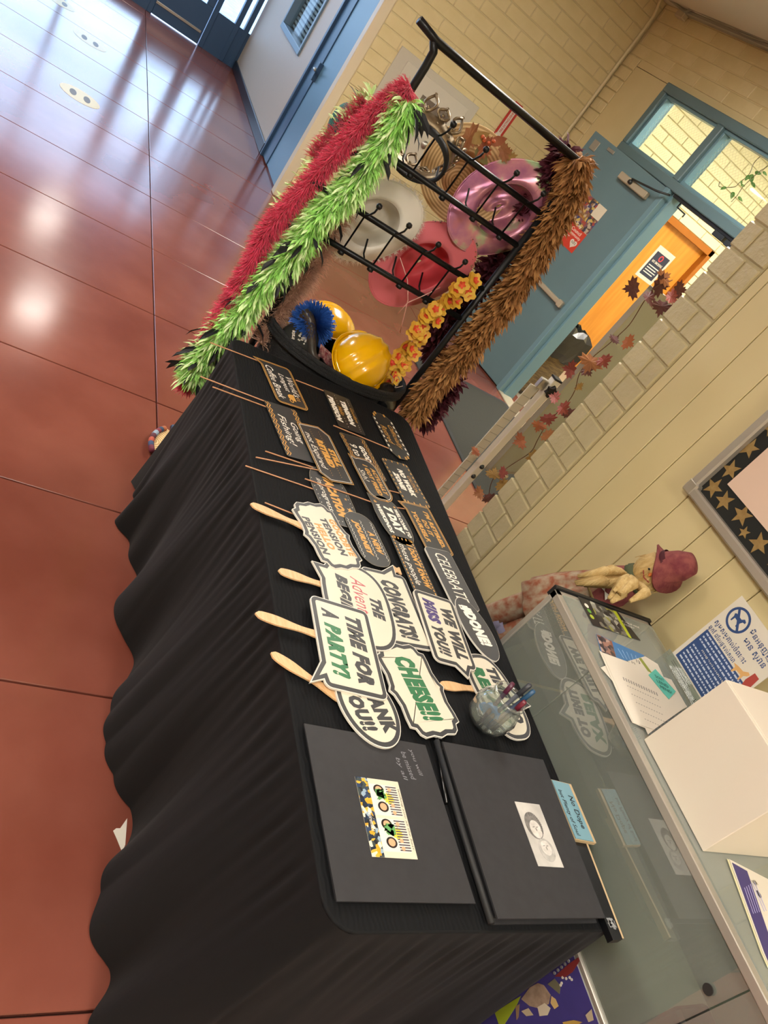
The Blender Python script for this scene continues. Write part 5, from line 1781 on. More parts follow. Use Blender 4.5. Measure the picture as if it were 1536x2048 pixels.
for k in range(14):
    a0 = 2 * math.pi * k / 14
    ca, sa = math.cos(a0), math.sin(a0)
    H_ = 0.105 if k % 2 == 0 else 0.08
    R_ = 0.094
    tx, ty = -sa, ca
    for s in (1, -1):
        pts = []
        for q in range(7):
            u_ = q / 6
            off = 0.017 * math.sin(u_ * math.pi) * s
            pts.append(((R_ + 0.01 * u_) * ca + tx * off, (R_ + 0.01 * u_) * sa + ty * off, 0.048 + (H_ - 0.048) * u_))
        b.tube(pts, 0.0042, 5)
    b.lathe([(0.0001, -0.005), (0.005, 0.0), (0.0001, 0.005)], 6, at=((R_ + 0.01) * ca, (R_ + 0.01) * sa, H_ + 0.004))
    b.lathe([(0.0001, -0.006), (0.006, 0.0), (0.0001, 0.006)], 6, at=((R_ + 0.003) * ca, (R_ + 0.003) * sa, 0.062))
    b.lathe([(0.0001, -0.004), (0.005, 0.0), (0.0001, 0.004)], 6, at=(0.094 * ca, 0.094 * sa, 0.032))
loc_build(b, 'filigree', m_ag, cr, True)


# ================================================================== FEATHER BOAS
def catmull(pts, n=8):
    P = [Vector(p) for p in pts]
    P = [P[0] * 2 - P[1]] + P + [P[-1] * 2 - P[-2]]
    out = []
    for i in range(1, len(P) - 2):
        for k in range(n):
            t = k / n
            a, b_, c, d = P[i - 1], P[i], P[i + 1], P[i + 2]
            out.append(0.5 * ((2 * b_) + (c - a) * t + (2 * a - 5 * b_ + 4 * c - d) * t * t + (3 * b_ - a - 3 * c + d) * t ** 3))
    out.append(P[-2])
    return out


def feathers(path, n, length, width, seed, lift=0.5, droop=0.5, jitter=0.3, flat=1.0, along_=-0.4, r0=0.008):
    rs = random.Random(seed)
    b = MB()
    N = len(path) - 1
    for _ in range(n):
        f = rs.random() * N
        i = min(int(f), N - 1)
        p = path[i].lerp(path[i + 1], f - i)
        t = (path[i + 1] - path[i]).normalized()
        u = t.orthogonal().normalized()
        w = t.cross(u)
        a0 = rs.uniform(0, 2 * math.pi)
        rad = u * math.cos(a0) + w * math.sin(a0)
        d = (rad + t * rs.uniform(along_ - 0.5, along_ + 0.5) + Vector((rs.uniform(-1, 1), rs.uniform(-1, 1), rs.uniform(-1, 1))) * jitter).normalized()
        L_ = length * rs.uniform(0.6, 1.15)
        W_ = width * rs.uniform(0.7, 1.2)
        side = d.cross(rad + Vector((0.01, 0.02, 0.03)) + Vector((rs.uniform(-1, 1), rs.uniform(-1, 1), rs.uniform(-1, 1))) * 0.4)
        if side.length < 1e-4:
            side = d.orthogonal()
        side.normalize()
        g = Vector((0, 0, -1)) * droop
        c0 = p + rad * r0
        c1 = c0 + d * L_ * 0.4
        d2 = (d + g * 0.5).normalized()
        c2 = c1 + d2 * L_ * 0.35
        d3 = (d2 + g * 0.7).normalized()
        c3 = c2 + d3 * L_ * 0.25
        if width < 0.004:
            V = [b.bm.verts.new(x) for x in (c0 - side * W_, c0 + side * W_, c2 + side * W_ * 0.6, c2 - side * W_ * 0.6, c3)]
            b.face([V[0], V[1], V[2], V[3]])
            b.face([V[3], V[2], V[4]])
        else:
            nrm = side.cross(d).normalized() * W_ * 0.35
            V = [b.bm.verts.new(x) for x in (c0, c1 - side * W_ + nrm, c1, c1 + side * W_ + nrm, c2 - side * W_ * 0.85 + nrm, c2, c2 + side * W_ * 0.85 + nrm, c3)]
            b.face([V[0], V[2], V[1]])
            b.face([V[0], V[3], V[2]])
            b.face([V[1], V[2], V[5], V[4]])
            b.face([V[2], V[3], V[6], V[5]])
            b.face([V[4], V[5], V[7]])
            b.face([V[5], V[6], V[7]])
    return b


def boa(label, pix, x, mcore, sets, r=0.012):
    path = catmull([onx(u, v, x + (dx[0] if dx else 0)) for (u, v, *dx) in pix])
    t = thing('feather_boa', label, 'feather boa', tuple(path[-1]), group='feather boas draped over the hat rack')
    MB().tube(path[::2], r, 8).build('core', mcore, t, True)
    for nm_, m, kw in sets:
        o = feathers(path, **kw).build(nm_, m, t, recalc=False)
        stuff(o)
    return t


m_red = mat('magenta_fur', 'dc3a60', 0.8, col2='c82a4c', scale=25, sheen=0.4)
m_lime = mat('lime_feather', 'b8f088', 0.75, col2='9ade66', scale=14, sheen=0.3)
m_limel = mat('pale_lime_feather', 'e2f4c4', 0.8, col2='c8ea9c', scale=14)
m_blackf = mat('black_feather', '15171a', 0.6)
m_cream = MATS['prop_cream']
m_creamf = mat('blush_feather', 'c9a48f', 0.8, col2='bd927d', scale=20)
m_brown = mat('caramel_feather', 'a1713f', 0.75, col2='8a5c30', scale=18)
m_brownl = mat('tan_feather', 'b98a55', 0.75, col2='a67745', scale=18)
m_burg = mat('burgundy_feather', '4a1626', 0.75, col2='5a1c2c', scale=18)

boa('magenta furry boa running down the outer left rack post', [(822, 176), (790, 195), (742, 234), (686, 292), (630, 354), (574, 416), (530, 470), (500, 535), (468, 590), (425, 660), (385, 740), (372, 775)], 2.43,
    m_red, [('fur', m_red, dict(n=17000, length=0.043, width=0.0014, seed=1, droop=0.7, jitter=0.3, along_=0.3))], 0.016)
boa('magenta furry boa end hanging behind the lime boa near the floor', [(735, 205, 0.08), (690, 255, 0.1), (655, 290, 0.1), (630, 320, 0.1)], 2.47,
    m_red, [('fur', m_red, dict(n=2500, length=0.045, width=0.0014, seed=2, droop=0.6, jitter=0.4))], 0.01)
boa('lime green boa with black feathers on the inner left of the rack', [(815, 200), (790, 250), (742, 325), (690, 390), (640, 430), (600, 490), (560, 535), (515, 580), (480, 630), (450, 660), (420, 700), (395, 730), (382, 752)], 2.41,
    m_lime, [('feathers', m_lime, dict(n=3600, length=0.064, width=0.0046, seed=3, droop=0.9, jitter=0.7, along_=0.3)),
             ('pale_feathers', m_limel, dict(n=1300, length=0.078, width=0.005, seed=4, droop=0.8, jitter=0.6, along_=0.3)),
             ('down', m_lime, dict(n=14000, length=0.060, width=0.0011, seed=41, droop=0.7, jitter=0.5, along_=0.3)),
             ('black_feathers', m_blackf, dict(n=90, length=0.095, width=0.010, seed=5, droop=0.8, jitter=0.3, along_=0.6, r0=0.03))], 0.014)
boa('pale lime boa strand behind the magenta boa at the wall side', [(748, 195, 0.1), (700, 240, 0.1), (660, 290, 0.12), (622, 350, 0.12), (588, 400, 0.12), (560, 425, 0.1)], 2.47,
    m_limel, [('feathers', m_limel, dict(n=420, length=0.055, width=0.007, seed=6, droop=0.6, jitter=0.5)), ('black_feathers', m_blackf, dict(n=12, length=0.07, width=0.005, seed=7, droop=0.4))], 0.010)
boa('blush pink fluffy boa hanging between the lime boa and the basket', [(690, 415, 0.06), (650, 480, 0.06), (622, 540, 0.05), (590, 580, 0.03), (560, 620, 0.02), (540, 665, 0.0), (520, 685, -0.02)], 2.44,
    m_creamf, [('fluff', m_creamf, dict(n=6000, length=0.055, width=0.0011, seed=8, droop=0.5, jitter=0.5))], 0.014)
boa('caramel brown boa along the outer right rack post', [(1152, 318), (1150, 350), (1135, 400), (1105, 450), (1075, 500), (1040, 560), (1000, 615), (955, 670), (925, 710), (885, 750), (848, 790), (825, 830)], 2.44,
    m_brown, [('feathers', m_brown, dict(n=2600, length=0.072, width=0.0075, seed=9, droop=0.75, jitter=0.5, along_=0.3)),
              ('tan_feathers', m_brownl, dict(n=1200, length=0.078, width=0.0075, seed=10, droop=0.75, jitter=0.5, along_=0.3)),
              ('down', m_brown, dict(n=9000, length=0.062, width=0.0011, seed=101, droop=0.7, jitter=0.5, along_=0.3))], 0.014)
boa('dark burgundy boa behind the right rack post', [(1135, 300, 0.02), (1100, 360, 0.03), (1060, 430, 0.08), (1020, 490, 0.08), (975, 545, 0.05), (925, 600, 0.05), (880, 655, 0.05), (865, 700, 0.05), (905, 760, 0.05), (868, 815, 0.05), (835, 850, 0.05)], 2.50,
    m_burg, [('feathers', m_burg, dict(n=1700, length=0.068, width=0.009, seed=11, droop=0.7, jitter=0.5)),
             ('down', m_burg, dict(n=3500, length=0.055, width=0.0012, seed=111, droop=0.7, jitter=0.5))], 0.012)

# flower lei
m_fy = mat('petal_yellow', 'd9b23a', 0.55, col2='d39a34', scale=30)
m_fo = mat('petal_orange', 'd9542c', 0.55, col2='cf3f24', scale=30)
fl_ = thing('flower_lei', 'orange and yellow artificial flower lei hanging beside the burgundy boa', 'lei', tuple(onx(795, 740, 2.42)))
path = catmull([onx(u, v, 2.42) for u, v in ((940, 565), (915, 588), (890, 610), (862, 625), (845, 655), (822, 680), (810, 705), (795, 725), (782, 745))], 4)
MB().tube(path, 0.003, 6).build('cord', mat('green_cord', '7f8a3a', 0.6), fl_, True)
rs = random.Random(51)
m_fc = m_fo
for i in range(0, len(path)):
    for q in range(2 if i % 2 else 1):
        p = path[i] + Vector((rs.uniform(-.02, .0), rs.uniform(-.035, .035), rs.uniform(-.03, .03)))
        nz = Vector((-0.8, rs.uniform(-.4, .5), rs.uniform(0.0, .8))).normalized()
        nx = nz.orthogonal().normalized()
        ny = nz.cross(nx)
        R_ = Matrix((nx, ny, nz)).transposed()
        pet, cen = MB(), MB()
        n = 5
        ro = rs.uniform(0, 1.2)
        for k in range(n):
            a0 = 2 * math.pi * k / n + ro
            for (bb_, r1, wd, zz) in ((pet, 0.030, 0.018, 0.0), (cen, 0.014, 0.007, 0.0015)):
                pts = [(0, 0, 0), (r1 * 0.55, -wd * 0.8, 0.003), (r1, -wd * 0.35, 0.007), (r1, wd * 0.35, 0.007), (r1 * 0.55, wd * 0.8, 0.003)]
                bb_.poly([R_ @ Vector((x * math.cos(a0) - y * math.sin(a0), x * math.sin(a0) + y * math.cos(a0), z + zz)) + p for x, y, z in pts])
        f_ = pet.build('flower', m_fy, fl_)
        cen.build('petal_centre', m_fo, f_)

# ================================================================== BASKET OF DRESS-UP THINGS
bc = (2.44, -1.232)
m_wov = mat('black_woven', '1b1c1e', 0.7, bump=0.9, bscale=160, stretch=(1, 1, 2.5))
bk = thing('basket', 'tall black woven basket of dress-up things under the hat rack', 'basket', (bc[0], bc[1], 0))
A_, B_ = 0.20, 0.295
prof = [(0.0, 0.0)]
loc_build(MB().lathe([(0.0001, 0.004), (0.78, 0.004), (0.80, 0.02), (0.98, 0.74), (1.0, 0.765)], 48, sx=A_, sy=B_), 'basket_wall', m_wov, bk, True)
rim = MB()
for k in range(3):
    rim.tube([((A_ + 0.004) * math.cos(2 * math.pi * i / 60), (B_ + 0.004) * math.sin(2 * math.pi * i / 60), 0.748 + 0.013 * k) for i in range(60)], 0.0095, 6, closed=True)
loc_build(rim, 'rim', m_wov, bk, True)
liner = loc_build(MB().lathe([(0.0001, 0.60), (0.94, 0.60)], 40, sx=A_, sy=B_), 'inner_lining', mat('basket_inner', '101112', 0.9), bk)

m_hh = mat('hard_hat_yellow', 'e0a800', 0.22, coat=0.6)


def hard_hat(label, c, axis, long_, m):
    t = thing('hard_hat', label, 'hard hat', mtx=frame_mtx(c, axis, long_), group='yellow hard hats in the basket')
    prof = []
    for k in range(13):
        a0 = math.pi / 2 * k / 12
        prof.append((math.cos(a0), math.sin(a0)))
    prof[-1] = (0.001, 1.0)
    def bulge(cc, a, r):
        # three raised ridges along x over the crown
        y = cc.y
        k = math.exp(-((y) / 0.012) ** 2) + math.exp(-((y - 0.036) / 0.010) ** 2) + math.exp(-((y + 0.036) / 0.010) ** 2)
        up = 0.006 * k * (1 if cc.z > 0.03 else cc.z / 0.03)
        n = Vector((cc.x / 0.13, cc.y / 0.105, cc.z / 0.115))
        return cc + n * up
    b = MB()
    b.lathe([(r, z * 0.115) for r, z in prof], 72, sx=0.130, sy=0.106, fn=bulge)
    o = loc_build(b, 'shell', m, t, True)
    o.data.materials[0] = m
    # brim: flange with peak at +x
    rows = []
    for q in (0, 1, 2):
        r = []
        for k in range(48):
            a0 = 2 * math.pi * k / 48
            ex = 0.013 + 0.036 * max(0, math.cos(a0)) ** 2
            f = q / 2
            r.append(((0.130 + ex * f) * math.cos(a0), (0.106 + ex * f) * math.sin(a0), -0.002 - 0.010 * f * max(0, math.cos(a0)) + (0.004 if q == 2 else 0)))
        rows.append(r)
    solid(loc_build(MB().grid(rows, closed_u=True), 'brim', m, t, True), 0.004)
    v = MB()
    for k in range(5):
        a0 = math.pi * 0.78 + k * 0.13
        v.box((-0.012, -0.003, -0.006), (0.012, 0.003, 0.006), bev=0.001, R=Matrix.Rotation(a0 + math.pi / 2, 3, 'Z'), at=(0.136 * math.cos(a0), 0.112 * math.sin(a0), 0.012))
    loc_build(v, 'slot_rib', m, t)
    return t


hard_hat('glossy yellow hard hat with three ridges at the front of the basket', (2.355, -1.275, 0.800), (-0.42, -0.12, 0.80), (0.50, -0.55, 0.35), m_hh)
hard_hat('second yellow hard hat half hidden behind the blue pompom', (2.58, -1.19, 0.75), (0.35, 0.1, 0.9), (0, 1, 0.3), m_hh)

pm_ = thing('pompom', 'blue tinsel pompom sticking out of the basket', 'pompom', tuple(onx(628, 644, 2.40)))
b = MB()
rs = random.Random(61)
pc_ = onx(628, 644, 2.40)
for k in range(2600):
    d = Vector((rs.gauss(0, 1), rs.gauss(0, 1), rs.gauss(0, 1))).normalized()
    L_ = rs.uniform(0.055, 0.088)
    w = d.orthogonal().normalized() * 0.0016
    e = pc_ + d * L_ + Vector((0, 0, -0.010))
    V = [b.bm.verts.new(x) for x in (pc_ + d * 0.02 - w, pc_ + d * 0.02 + w, e + w, e - w)]
    b.face(V)
stuff(b.build('tinsel', mat('blue_tinsel', '2a55a8', 0.3, 0.25, col2='3a6cc4', scale=60), pm_, recalc=False))
hd_ = [onx(640, 690, 2.40), onx(650, 715, 2.36), onx(662, 740, 2.33)]
MB().tube(hd_, [0.012, 0.016, 0.014], 10).build('handle', mat('navy_plastic', '1c2a5a', 0.25), pm_, True)

ph = thing('pirate_hat', 'black hat with silver skull print and lettering in the basket', 'hat', mtx=frame_mtx(onx(600, 678, 2.36), (-0.75, 0.25, 0.6), (0.2, -0.6, 0.4)))
loc_build(MB().lathe([(0.0001, 0.030), (0.03, 0.028), (0.055, 0.015), (0.062, -0.01), (0.066, -0.06)], 24, sx=1.15), 'felt_body', mat('black_felt'), ph, True)
sp = MB()
for k in range(70):
    a0, r = rs.uniform(0, 6.28), 0.028 * math.sqrt(rs.random())
    sp.poly([(0.01 + r * math.cos(a0) + q[0], r * math.sin(a0) + q[1], 0.0315 - 6 * r * r + k * 0.00002) for q in ell(0.007, 0.006, 6)])
stuff(loc_build(sp, 'skull_sequins', mat('sequin_silver', 'b4b2a8', 0.3, 0.5), ph))
lettering(ph, 'Pirate', mat('paper_white'), -0.030, 0.012, 0.040, 0.014, 0.031, shear=0.2, rot=1.2, bold=0.02)
hn = thing('plastic_horn', 'dark curved plastic horn standing in the basket', 'toy', tuple(onx(622, 700, 2.34)))
MB().tube(catmull([onx(598, 640, 2.38), onx(612, 628, 2.38), onx(621, 650, 2.36), onx(622, 680, 2.34), onx(624, 705, 2.32), onx(634, 722, 2.30)], 5), [0.006 + 0.014 * min(1, i / 5) - 0.006 * max(0, (i - 12) / 13) for i in range(26)], 12).build('horn', mat('horn_dark', '2b2d2c', 0.3, col2='4a3a30', scale=10), hn, True)
rd = thing('red_scarf', 'dark red patterned scarf tucked in the basket beside the hard hat', 'scarf', tuple(onx(650, 735, 2.33)))
rows = []
for i in range(9):
    r = []
    for j in range(7):
        p = onx(636 + i * 4.2 + j * 1.0, 712 + i * 4.0 - j * 4.0, 2.32 + 0.012 * math.sin(i * 1.3 + j))
        r.append(p)
    rows.append(r)
solid(MB().grid(rows).build('cloth', mat('red_pattern', '6f2430', 0.6, col2='9a7a74', scale=90), rd, True), 0.003)
bt = thing('top_hat', 'shiny black hat lying at the right end of the basket', 'hat', mtx=frame_mtx(onx(762, 795, 2.33), (-0.5, -0.45, 0.72), (0, 0.8, 0.5)))
loc_build(MB().lathe([(0.0001, 0.045), (0.045, 0.045), (0.055, 0.038), (0.056, 0.0), (0.058, -0.03), (0.080, -0.036), (0.092, -0.030)], 32), 'hat_body', mat('black_satin', '131416', 0.25), bt, True)
rw = thing('wire_twig', 'pale twisted wire ends beside the black hat in the basket', 'wire', tuple(onx(790, 755, 2.34)))
MB().tube(catmull([onx(780, 748, 2.36), onx(786, 757, 2.34), onx(784, 766, 2.33)], 4), 0.0016, 5).tube(catmull([onx(796, 753, 2.36), onx(800, 762, 2.34), onx(790, 775, 2.33), onx(806, 772, 2.33)], 4), 0.0016, 5).build('strand', mat('wire_pale', '9a8a7c', 0.5), rw, True)
wh_ = thing('wire_hoop', 'thin pale wire hoop of a lampshade on the floor behind the white hat', 'hoop', tuple(onz(725, 560, 0.0)))
hc_ = Vector((3.55, -2.02, 0.03))
b = MB()
for k, (r, z) in enumerate(((0.16, 0.0), (0.15, 0.02))):
    b.tube([hc_ + Vector((r * math.cos(2 * math.pi * i / 40), r * math.sin(2 * math.pi * i / 40), z)) for i in range(40)], 0.004, 5, closed=True)
b.build('hoop', mat('hoop_pale', 'd5c0ae', 0.5), wh_, True)
MB().lathe([(0.14, -0.026), (0.135, 0.05), (0.10, 0.06), (0.0001, 0.06)], 32, at=hc_).build('shade', mat('shade_blush', 'd9b59a', 0.6), wh_, True)

# ================================================================== FLIP CHART STAND, GARLAND
m_wht_al = mat('white_enamel', 'ded8cc', 0.4)
EX = 2.80
ef = thing('flip_chart_stand', 'flip chart stand with pale post, star knob and grey board beyond the wall end', 'easel', (EX, -2.46, 0))
py = -2.445
MB().box((EX - 0.012, py - 0.022, 0.03), (EX + 0.030, py + 0.022, 0.985), bev=0.003).build('post', m_wht_al, ef)
MB().box((EX - 0.013, py - 0.023, 0.985), (EX + 0.031, py + 0.023, 0.995)).build('post_cap', m_black, ef)
MB().box((EX - 0.25, py - 0.02, 0.0), (EX + 0.30, py + 0.02, 0.035), bev=0.006).build('foot', m_wht_al, ef)
for z in (0.335, 0.405):
    b = MB()
    b.lathe([(0.0001, 0.010), (0.010, 0.009), (0.014, 0.0)], 12, R=Matrix.Rotation(-math.pi / 2, 3, 'Y'), at=(EX - 0.012, py, z))
    b.lathe([(0.005, 0.011), (0.0001, 0.0125)], 6, R=Matrix.Rotation(-math.pi / 2, 3, 'Y'), at=(EX - 0.012, py, z))
    b.build('screw', mat('dark_steel'), ef, True)
kp = [((0.034 if i % 2 == 0 else 0.022) * math.cos(i * math.pi / 6), (0.034 if i % 2 == 0 else 0.022) * math.sin(i * math.pi / 6)) for i in range(12)]
MB().prism(kp, 0.0, 0.02, R=Matrix.Rotation(-math.pi / 2, 3, 'Y'), at=(EX - 0.012, py, 0.93)).build('star_knob', m_black, ef)
# grey board behind, running away from the post
p0, p1 = Vector((2.82, -2.515, 0)), Vector((2.98, -2.90, 0))
d = (p1 - p0).normalized()
n_ = Vector((-d.y, d.x, 0))
b = MB()
Rb = Matrix((d, n_, Vector((0, 0, 1)))).transposed()
b.box((0, -0.008, 0.40), (0.75, 0.008, 1.56), R=Rb, at=p0)
b.build('grey_board', mat('board_grey', '9fa39b', 0.45), ef)
for lo, hi in (((-0.006, -0.014, 0.39), (0.012, 0.014, 1.565)), ((-0.006, -0.014, 0.385), (0.76, 0.014, 0.40)), ((-0.006, -0.014, 1.55), (0.76, 0.014, 1.568))):
    MB().box(lo, hi, R=Rb, at=p0).build('board_frame', mat('board_alu', 'a5a296', 0.4, 0.4), ef)
MB().tube([p0 + d * 0.02 + Vector((-0.02, 0, 0.37)), p0 + d * 0.20 + Vector((-0.02, 0, 0.37))], 0.014, 10).build('tray_tube', mat('tray_white', 'd9d3c4', 0.4), ef, True)
b = MB().box((0.42, -0.02, 0.92), (0.60, -0.008, 0.98), R=Rb, at=p0)
b.build('magnet_strip', mat('paper_white'), ef)
# pad of ruled paper left of the post
b = MB()
for k in range(4):
    b.box((EX + 0.03 + 0.0007 * k, py + 0.026 + 0.004 * k, 0.42 - 0.02 * k), (EX + 0.035 + 0.0007 * k, py + 0.085 - 0.006 * k, 0.90 - 0.02 * k))
b.box((EX + 0.034, py + 0.026, 0.02), (EX + 0.040, py + 0.075, 0.41))
b.build('paper_pad', mat('pad_paper', 'c9c3b4', 0.6), ef)
ln = MB()
for k in range(16):
    z = 0.08 + k * 0.05
    ln.box((EX + 0.0285, py + 0.03, z), (EX + 0.0299, py + 0.078, z + 0.004))
ln.build('ruled_line', mat('pad_line', 'aaa597', 0.6), ef)
b = MB().box((EX + 0.0, py + 0.024, 0.905), (EX + 0.03, py + 0.07, 0.96), bev=0.004)
b.build('pad_clip', m_steel, ef)

GX = 2.74
ga = thing('leaf_garland', 'autumn maple leaf garland draped over the flip chart stand', 'garland', tuple(onx(980, 980, GX)))
vine = catmull([onx(u, v, GX) for u, v in ((1345, 560), (1310, 575), (1290, 600), (1262, 645), (1240, 668), (1215, 690), (1185, 715), (1160, 745), (1150, 780), (1135, 805), (1110, 830), (1092, 850), (1075, 880), (1060, 905), (1015, 935), (985, 960), (975, 1010))], 5)
MB().tube(vine, 0.0022, 5).build('vine', mat('vine_brown', '5a3a26', 0.7), ga, True)
rs = random.Random(71)
for (u, v, s, mm, dx, dy) in (
        (1290, 588, 0.075, m_leaf_dark, 0.4, 0.6), (1310, 570, 0.070, m_leaf_dark, 0.9, 0.1), (1335, 590, 0.065, m_leaf_red, 0.8, 0.6), (1350, 580, 0.06, m_leaf_dark, 1, 0), (1325, 605, 0.07, m_leaf_dark, -0.3, 1), (1320, 560, 0.06, m_leaf_tan, 1, -0.6), (1275, 575, 0.07, m_leaf_dark, -0.9, 0.1),
        (1250, 680, 0.055, m_leaf_or, 0.8, 0.6), (1225, 682, 0.04, m_leaf_dark, 0.5, -0.4), (1185, 715, 0.085, m_leaf_tan, -0.2, 0.4), (1203, 715, 0.06, m_leaf_red, 0.4, 0.7), (1170, 735, 0.055, m_leaf_dark, 0.6, 0.8), (1148, 742, 0.062, m_leaf_red, -0.6, -0.2), (1155, 770, 0.035, m_leaf_gold, 0.5, 0.6),
        (1120, 812, 0.062, m_leaf_red, 0.6, 0.6), (1135, 820, 0.060, m_leaf_dark, 0.2, 0.9), (1115, 800, 0.055, m_leaf_red, -0.6, -0.4), (1095, 830, 0.06, m_leaf_red, 0.1, 0.6), (1080, 845, 0.055, m_leaf_or, -0.3, 0.8), (1090, 865, 0.058, m_leaf_tan, 0.6, 0.8),
        (1048, 880, 0.062, m_leaf_or, -0.7, 0.2), (1065, 905, 0.072, m_leaf_gold, 0.5, 0.7), (955, 900, 0.040, m_leaf_or, -0.4, 0.3), (985, 955, 0.060, m_leaf_gold, 0.2, -0.6), (998, 965, 0.062, m_leaf_gold, 0.6, 0.7), (1000, 945, 0.05, m_leaf_red, 0.9, 0.1), (965, 985, 0.055, m_leaf_tan, -0.9, 0.2), (975, 990, 0.06, m_leaf_dark, 0.3, 0.9)):
    c = onx(u, v, GX + rs.uniform(-0.03, 0.01))
    tip = RIGHT * dx + DOWN * dy
    leaf_obj(ga, c, tip, -FWD + Vector((rs.uniform(-.5, .5), rs.uniform(-.5, .5), rs.uniform(-.3, .5))), s, mm, 0, curl=rs.uniform(0.1, 0.6))

# ================================================================== BY THE DOORWAY
mt = thing('door_mat', 'dark grey rubber backed floor mat before the blue door', 'mat', (4.2, -3.45, 0))
q = [(x + 4.05, y - 3.475) for x, y in rrect(1.66, 1.04, 0.05)]
MB().prism(q, 0.0005, 0.008).build('carpet', mat('mat_charcoal', '34352f', 0.9, col2='2e2f2a', scale=200), mt)
MB().band(q, inset(q, 0.03), 0.0085).build('rubber_border', mat('mat_border', '26272a', 0.7), mt)
wb = thing('waste_basket', 'brown wicker waste basket with black liner bag past the doorway', 'waste basket', (5.42, -4.42, 0))
m_wick = mat('wicker', '8f774c', 0.7, col2='5f4b31', scale=16, stretch=(1, 1, 8), bump=0.8, bscale=90)
MB().box((5.27, -4.60, 0.03), (5.57, -4.26, 0.50), bev=0.012).build('wicker_body', m_wick, wb)
MB().box((5.29, -4.58, 0.0), (5.55, -4.28, 0.035)).build('plinth', mat('plinth_grey', '4f4a46', 0.6), wb)
rows = []
rs = random.Random(81)
for z, g in ((0.44, 0.012), (0.50, 0.03), (0.60, 0.035), (0.70, 0.03), (0.74, -0.02), (0.66, -0.05)):
    r = []
    for (x, y) in resample([(5.27, -4.60), (5.57, -4.60), (5.57, -4.26), (5.27, -4.26)], 0.05):
        o_ = Vector((x - 5.42, y + 4.43)).normalized() * (g + rs.uniform(-.012, .012))
        r.append((x + o_.x, y + o_.y, z + rs.uniform(-.015, .015)))
    rows.append(r)
MB().grid(rows, closed_u=True).build('liner_bag', mat('bag_black', '2b2a28', 0.25), wb)
# threshold and hanging vine
struct(MB().box((4.10, -4.14, 0), (5.07, -4.0, 0.012), bev=0.003).build('trim_2', mat('threshold', 'b9b09a', 0.4, 0.3)), 'metal threshold of the corridor doorway', 'threshold')
hv = thing('hanging_vine', 'green ivy sprig hanging behind the transom glass', 'plant', (4.75, -4.16, 3.0))
V0 = lambda a, b_, y=-4.17: ony(1136 + a * .2604, b_ * .2604, y)
MB().tube(catmull([V0(1700, 900), V0(1540, 1150), V0(1490, 1190), V0(1430, 1250), V0(1390, 1340), V0(1320, 1400), V0(1280, 1435), V0(1200, 1440), V0(1160, 1430), V0(1165, 1395)], 5), 0.003, 5).tube(catmull([V0(1800, 1050), V0(1540, 1270), V0(1480, 1310), V0(1400, 1380), V0(1340, 1440), V0(1300, 1500), V0(1255, 1550)], 5), 0.003, 5).build('stem', mat('stem_green', '6b5f3c', 0.6), hv, True)
m_ivy = mat('ivy_green', '5f9440', 0.5, col2='4f8236', scale=20)
for (a_, b_, s, dx, dy) in ((1210, 1440, 0.055, -0.6, 0.2), (1410, 1345, 0.075, 0.0, 0.6), (1440, 1325, 0.06, 0.5, 0.1), (1415, 1405, 0.055, 0.3, 0.5), (1500, 1320, 0.05, 0.5, 0.5), (1330, 1390, 0.035, 0.1, 0.8), (1330, 1420, 0.04, 0.8, 0.3), (1270, 1480, 0.065, -0.3, 0.8), (1310, 1515, 0.055, 0.6, 0.6), (1390, 1350, 0.06, -0.6, 0.7)):
    leaf_obj(hv, V0(a_, b_, -4.165), RIGHT * dx + DOWN * dy, -FWD + Vector((0, 0.3, rs.uniform(-.4, .4))), s * 0.75, m_ivy, 1)
for o in hv.children:
    if o.name.startswith('leaf'):
        pass

# ================================================================== FAR WALL FITTINGS
XF = 6.776
ep = thing('electrical_panel', 'pale grey recessed electrical panel with dark label on the far wall', 'electrical panel', (XF, -2.75, 1.0))
MB().box((XF - 0.012, -3.16, 0.78), (XF, -2.30, 1.56), bev=0.004).build('panel_trim', mat('panel_grey', 'bdb7a8', 0.45), ep)
MB().box((XF - 0.020, -3.08, 0.84), (XF - 0.012, -2.40, 1.50), bev=0.004).build('panel_door', mat('panel_grey_light', 'c4beaf', 0.45), ep)
MB().box((XF - 0.0225, -2.98, 1.17), (XF - 0.020, -2.66, 1.37)).build('dark_label', mat('label_brown', '6b5f54', 0.5), ep)
MB().lathe([(0.0001, 0.02), (0.03, 0.015), (0.035, 0.0)], 16, R=Matrix.Rotation(-math.pi / 2, 3, 'Y'), at=(XF - 0.02, -2.92, 1.06)).build('latch', m_steel, ep, True)
am = Matrix(((0, 0, -1, XF - 0.001), (-1, 0, 0, -3.455), (0, 1, 0, 1.59), (0, 0, 0, 1)))
ar = thing('arrow_sign', 'narrow red sign with white downward arrow on the far wall', 'sign', mtx=am)
loc_build(MB().box((-0.045, -0.19, 0), (0.045, 0.19, 0.002)), 'plate', mat('sign_red', 'b5382f', 0.4), ar)
loc_build(MB().poly([(x, y, 0.0025) for x, y in ((-0.022, 0.14), (0.022, 0.14), (0.022, -0.10), (0.034, -0.10), (0, -0.165), (-0.034, -0.10), (-0.022, -0.10))]), 'arrow', mat('paper_white'), ar)
lettering(ar, 'FIRE EXTINGUISHER', mat('sign_red'), 0, 0.02, 0.20, 0.022, 0.0032, rot=math.pi / 2, bold=0.02)
lettering(ar, 'FIRE', m_wink, 0, 0.165, 0.05, 0.02, 0.0028, bold=0.02)
cd = thing('conduit', 'cream painted conduit bending up the far wall corner', 'conduit', (XF - 0.02, -4.0, 0.9))
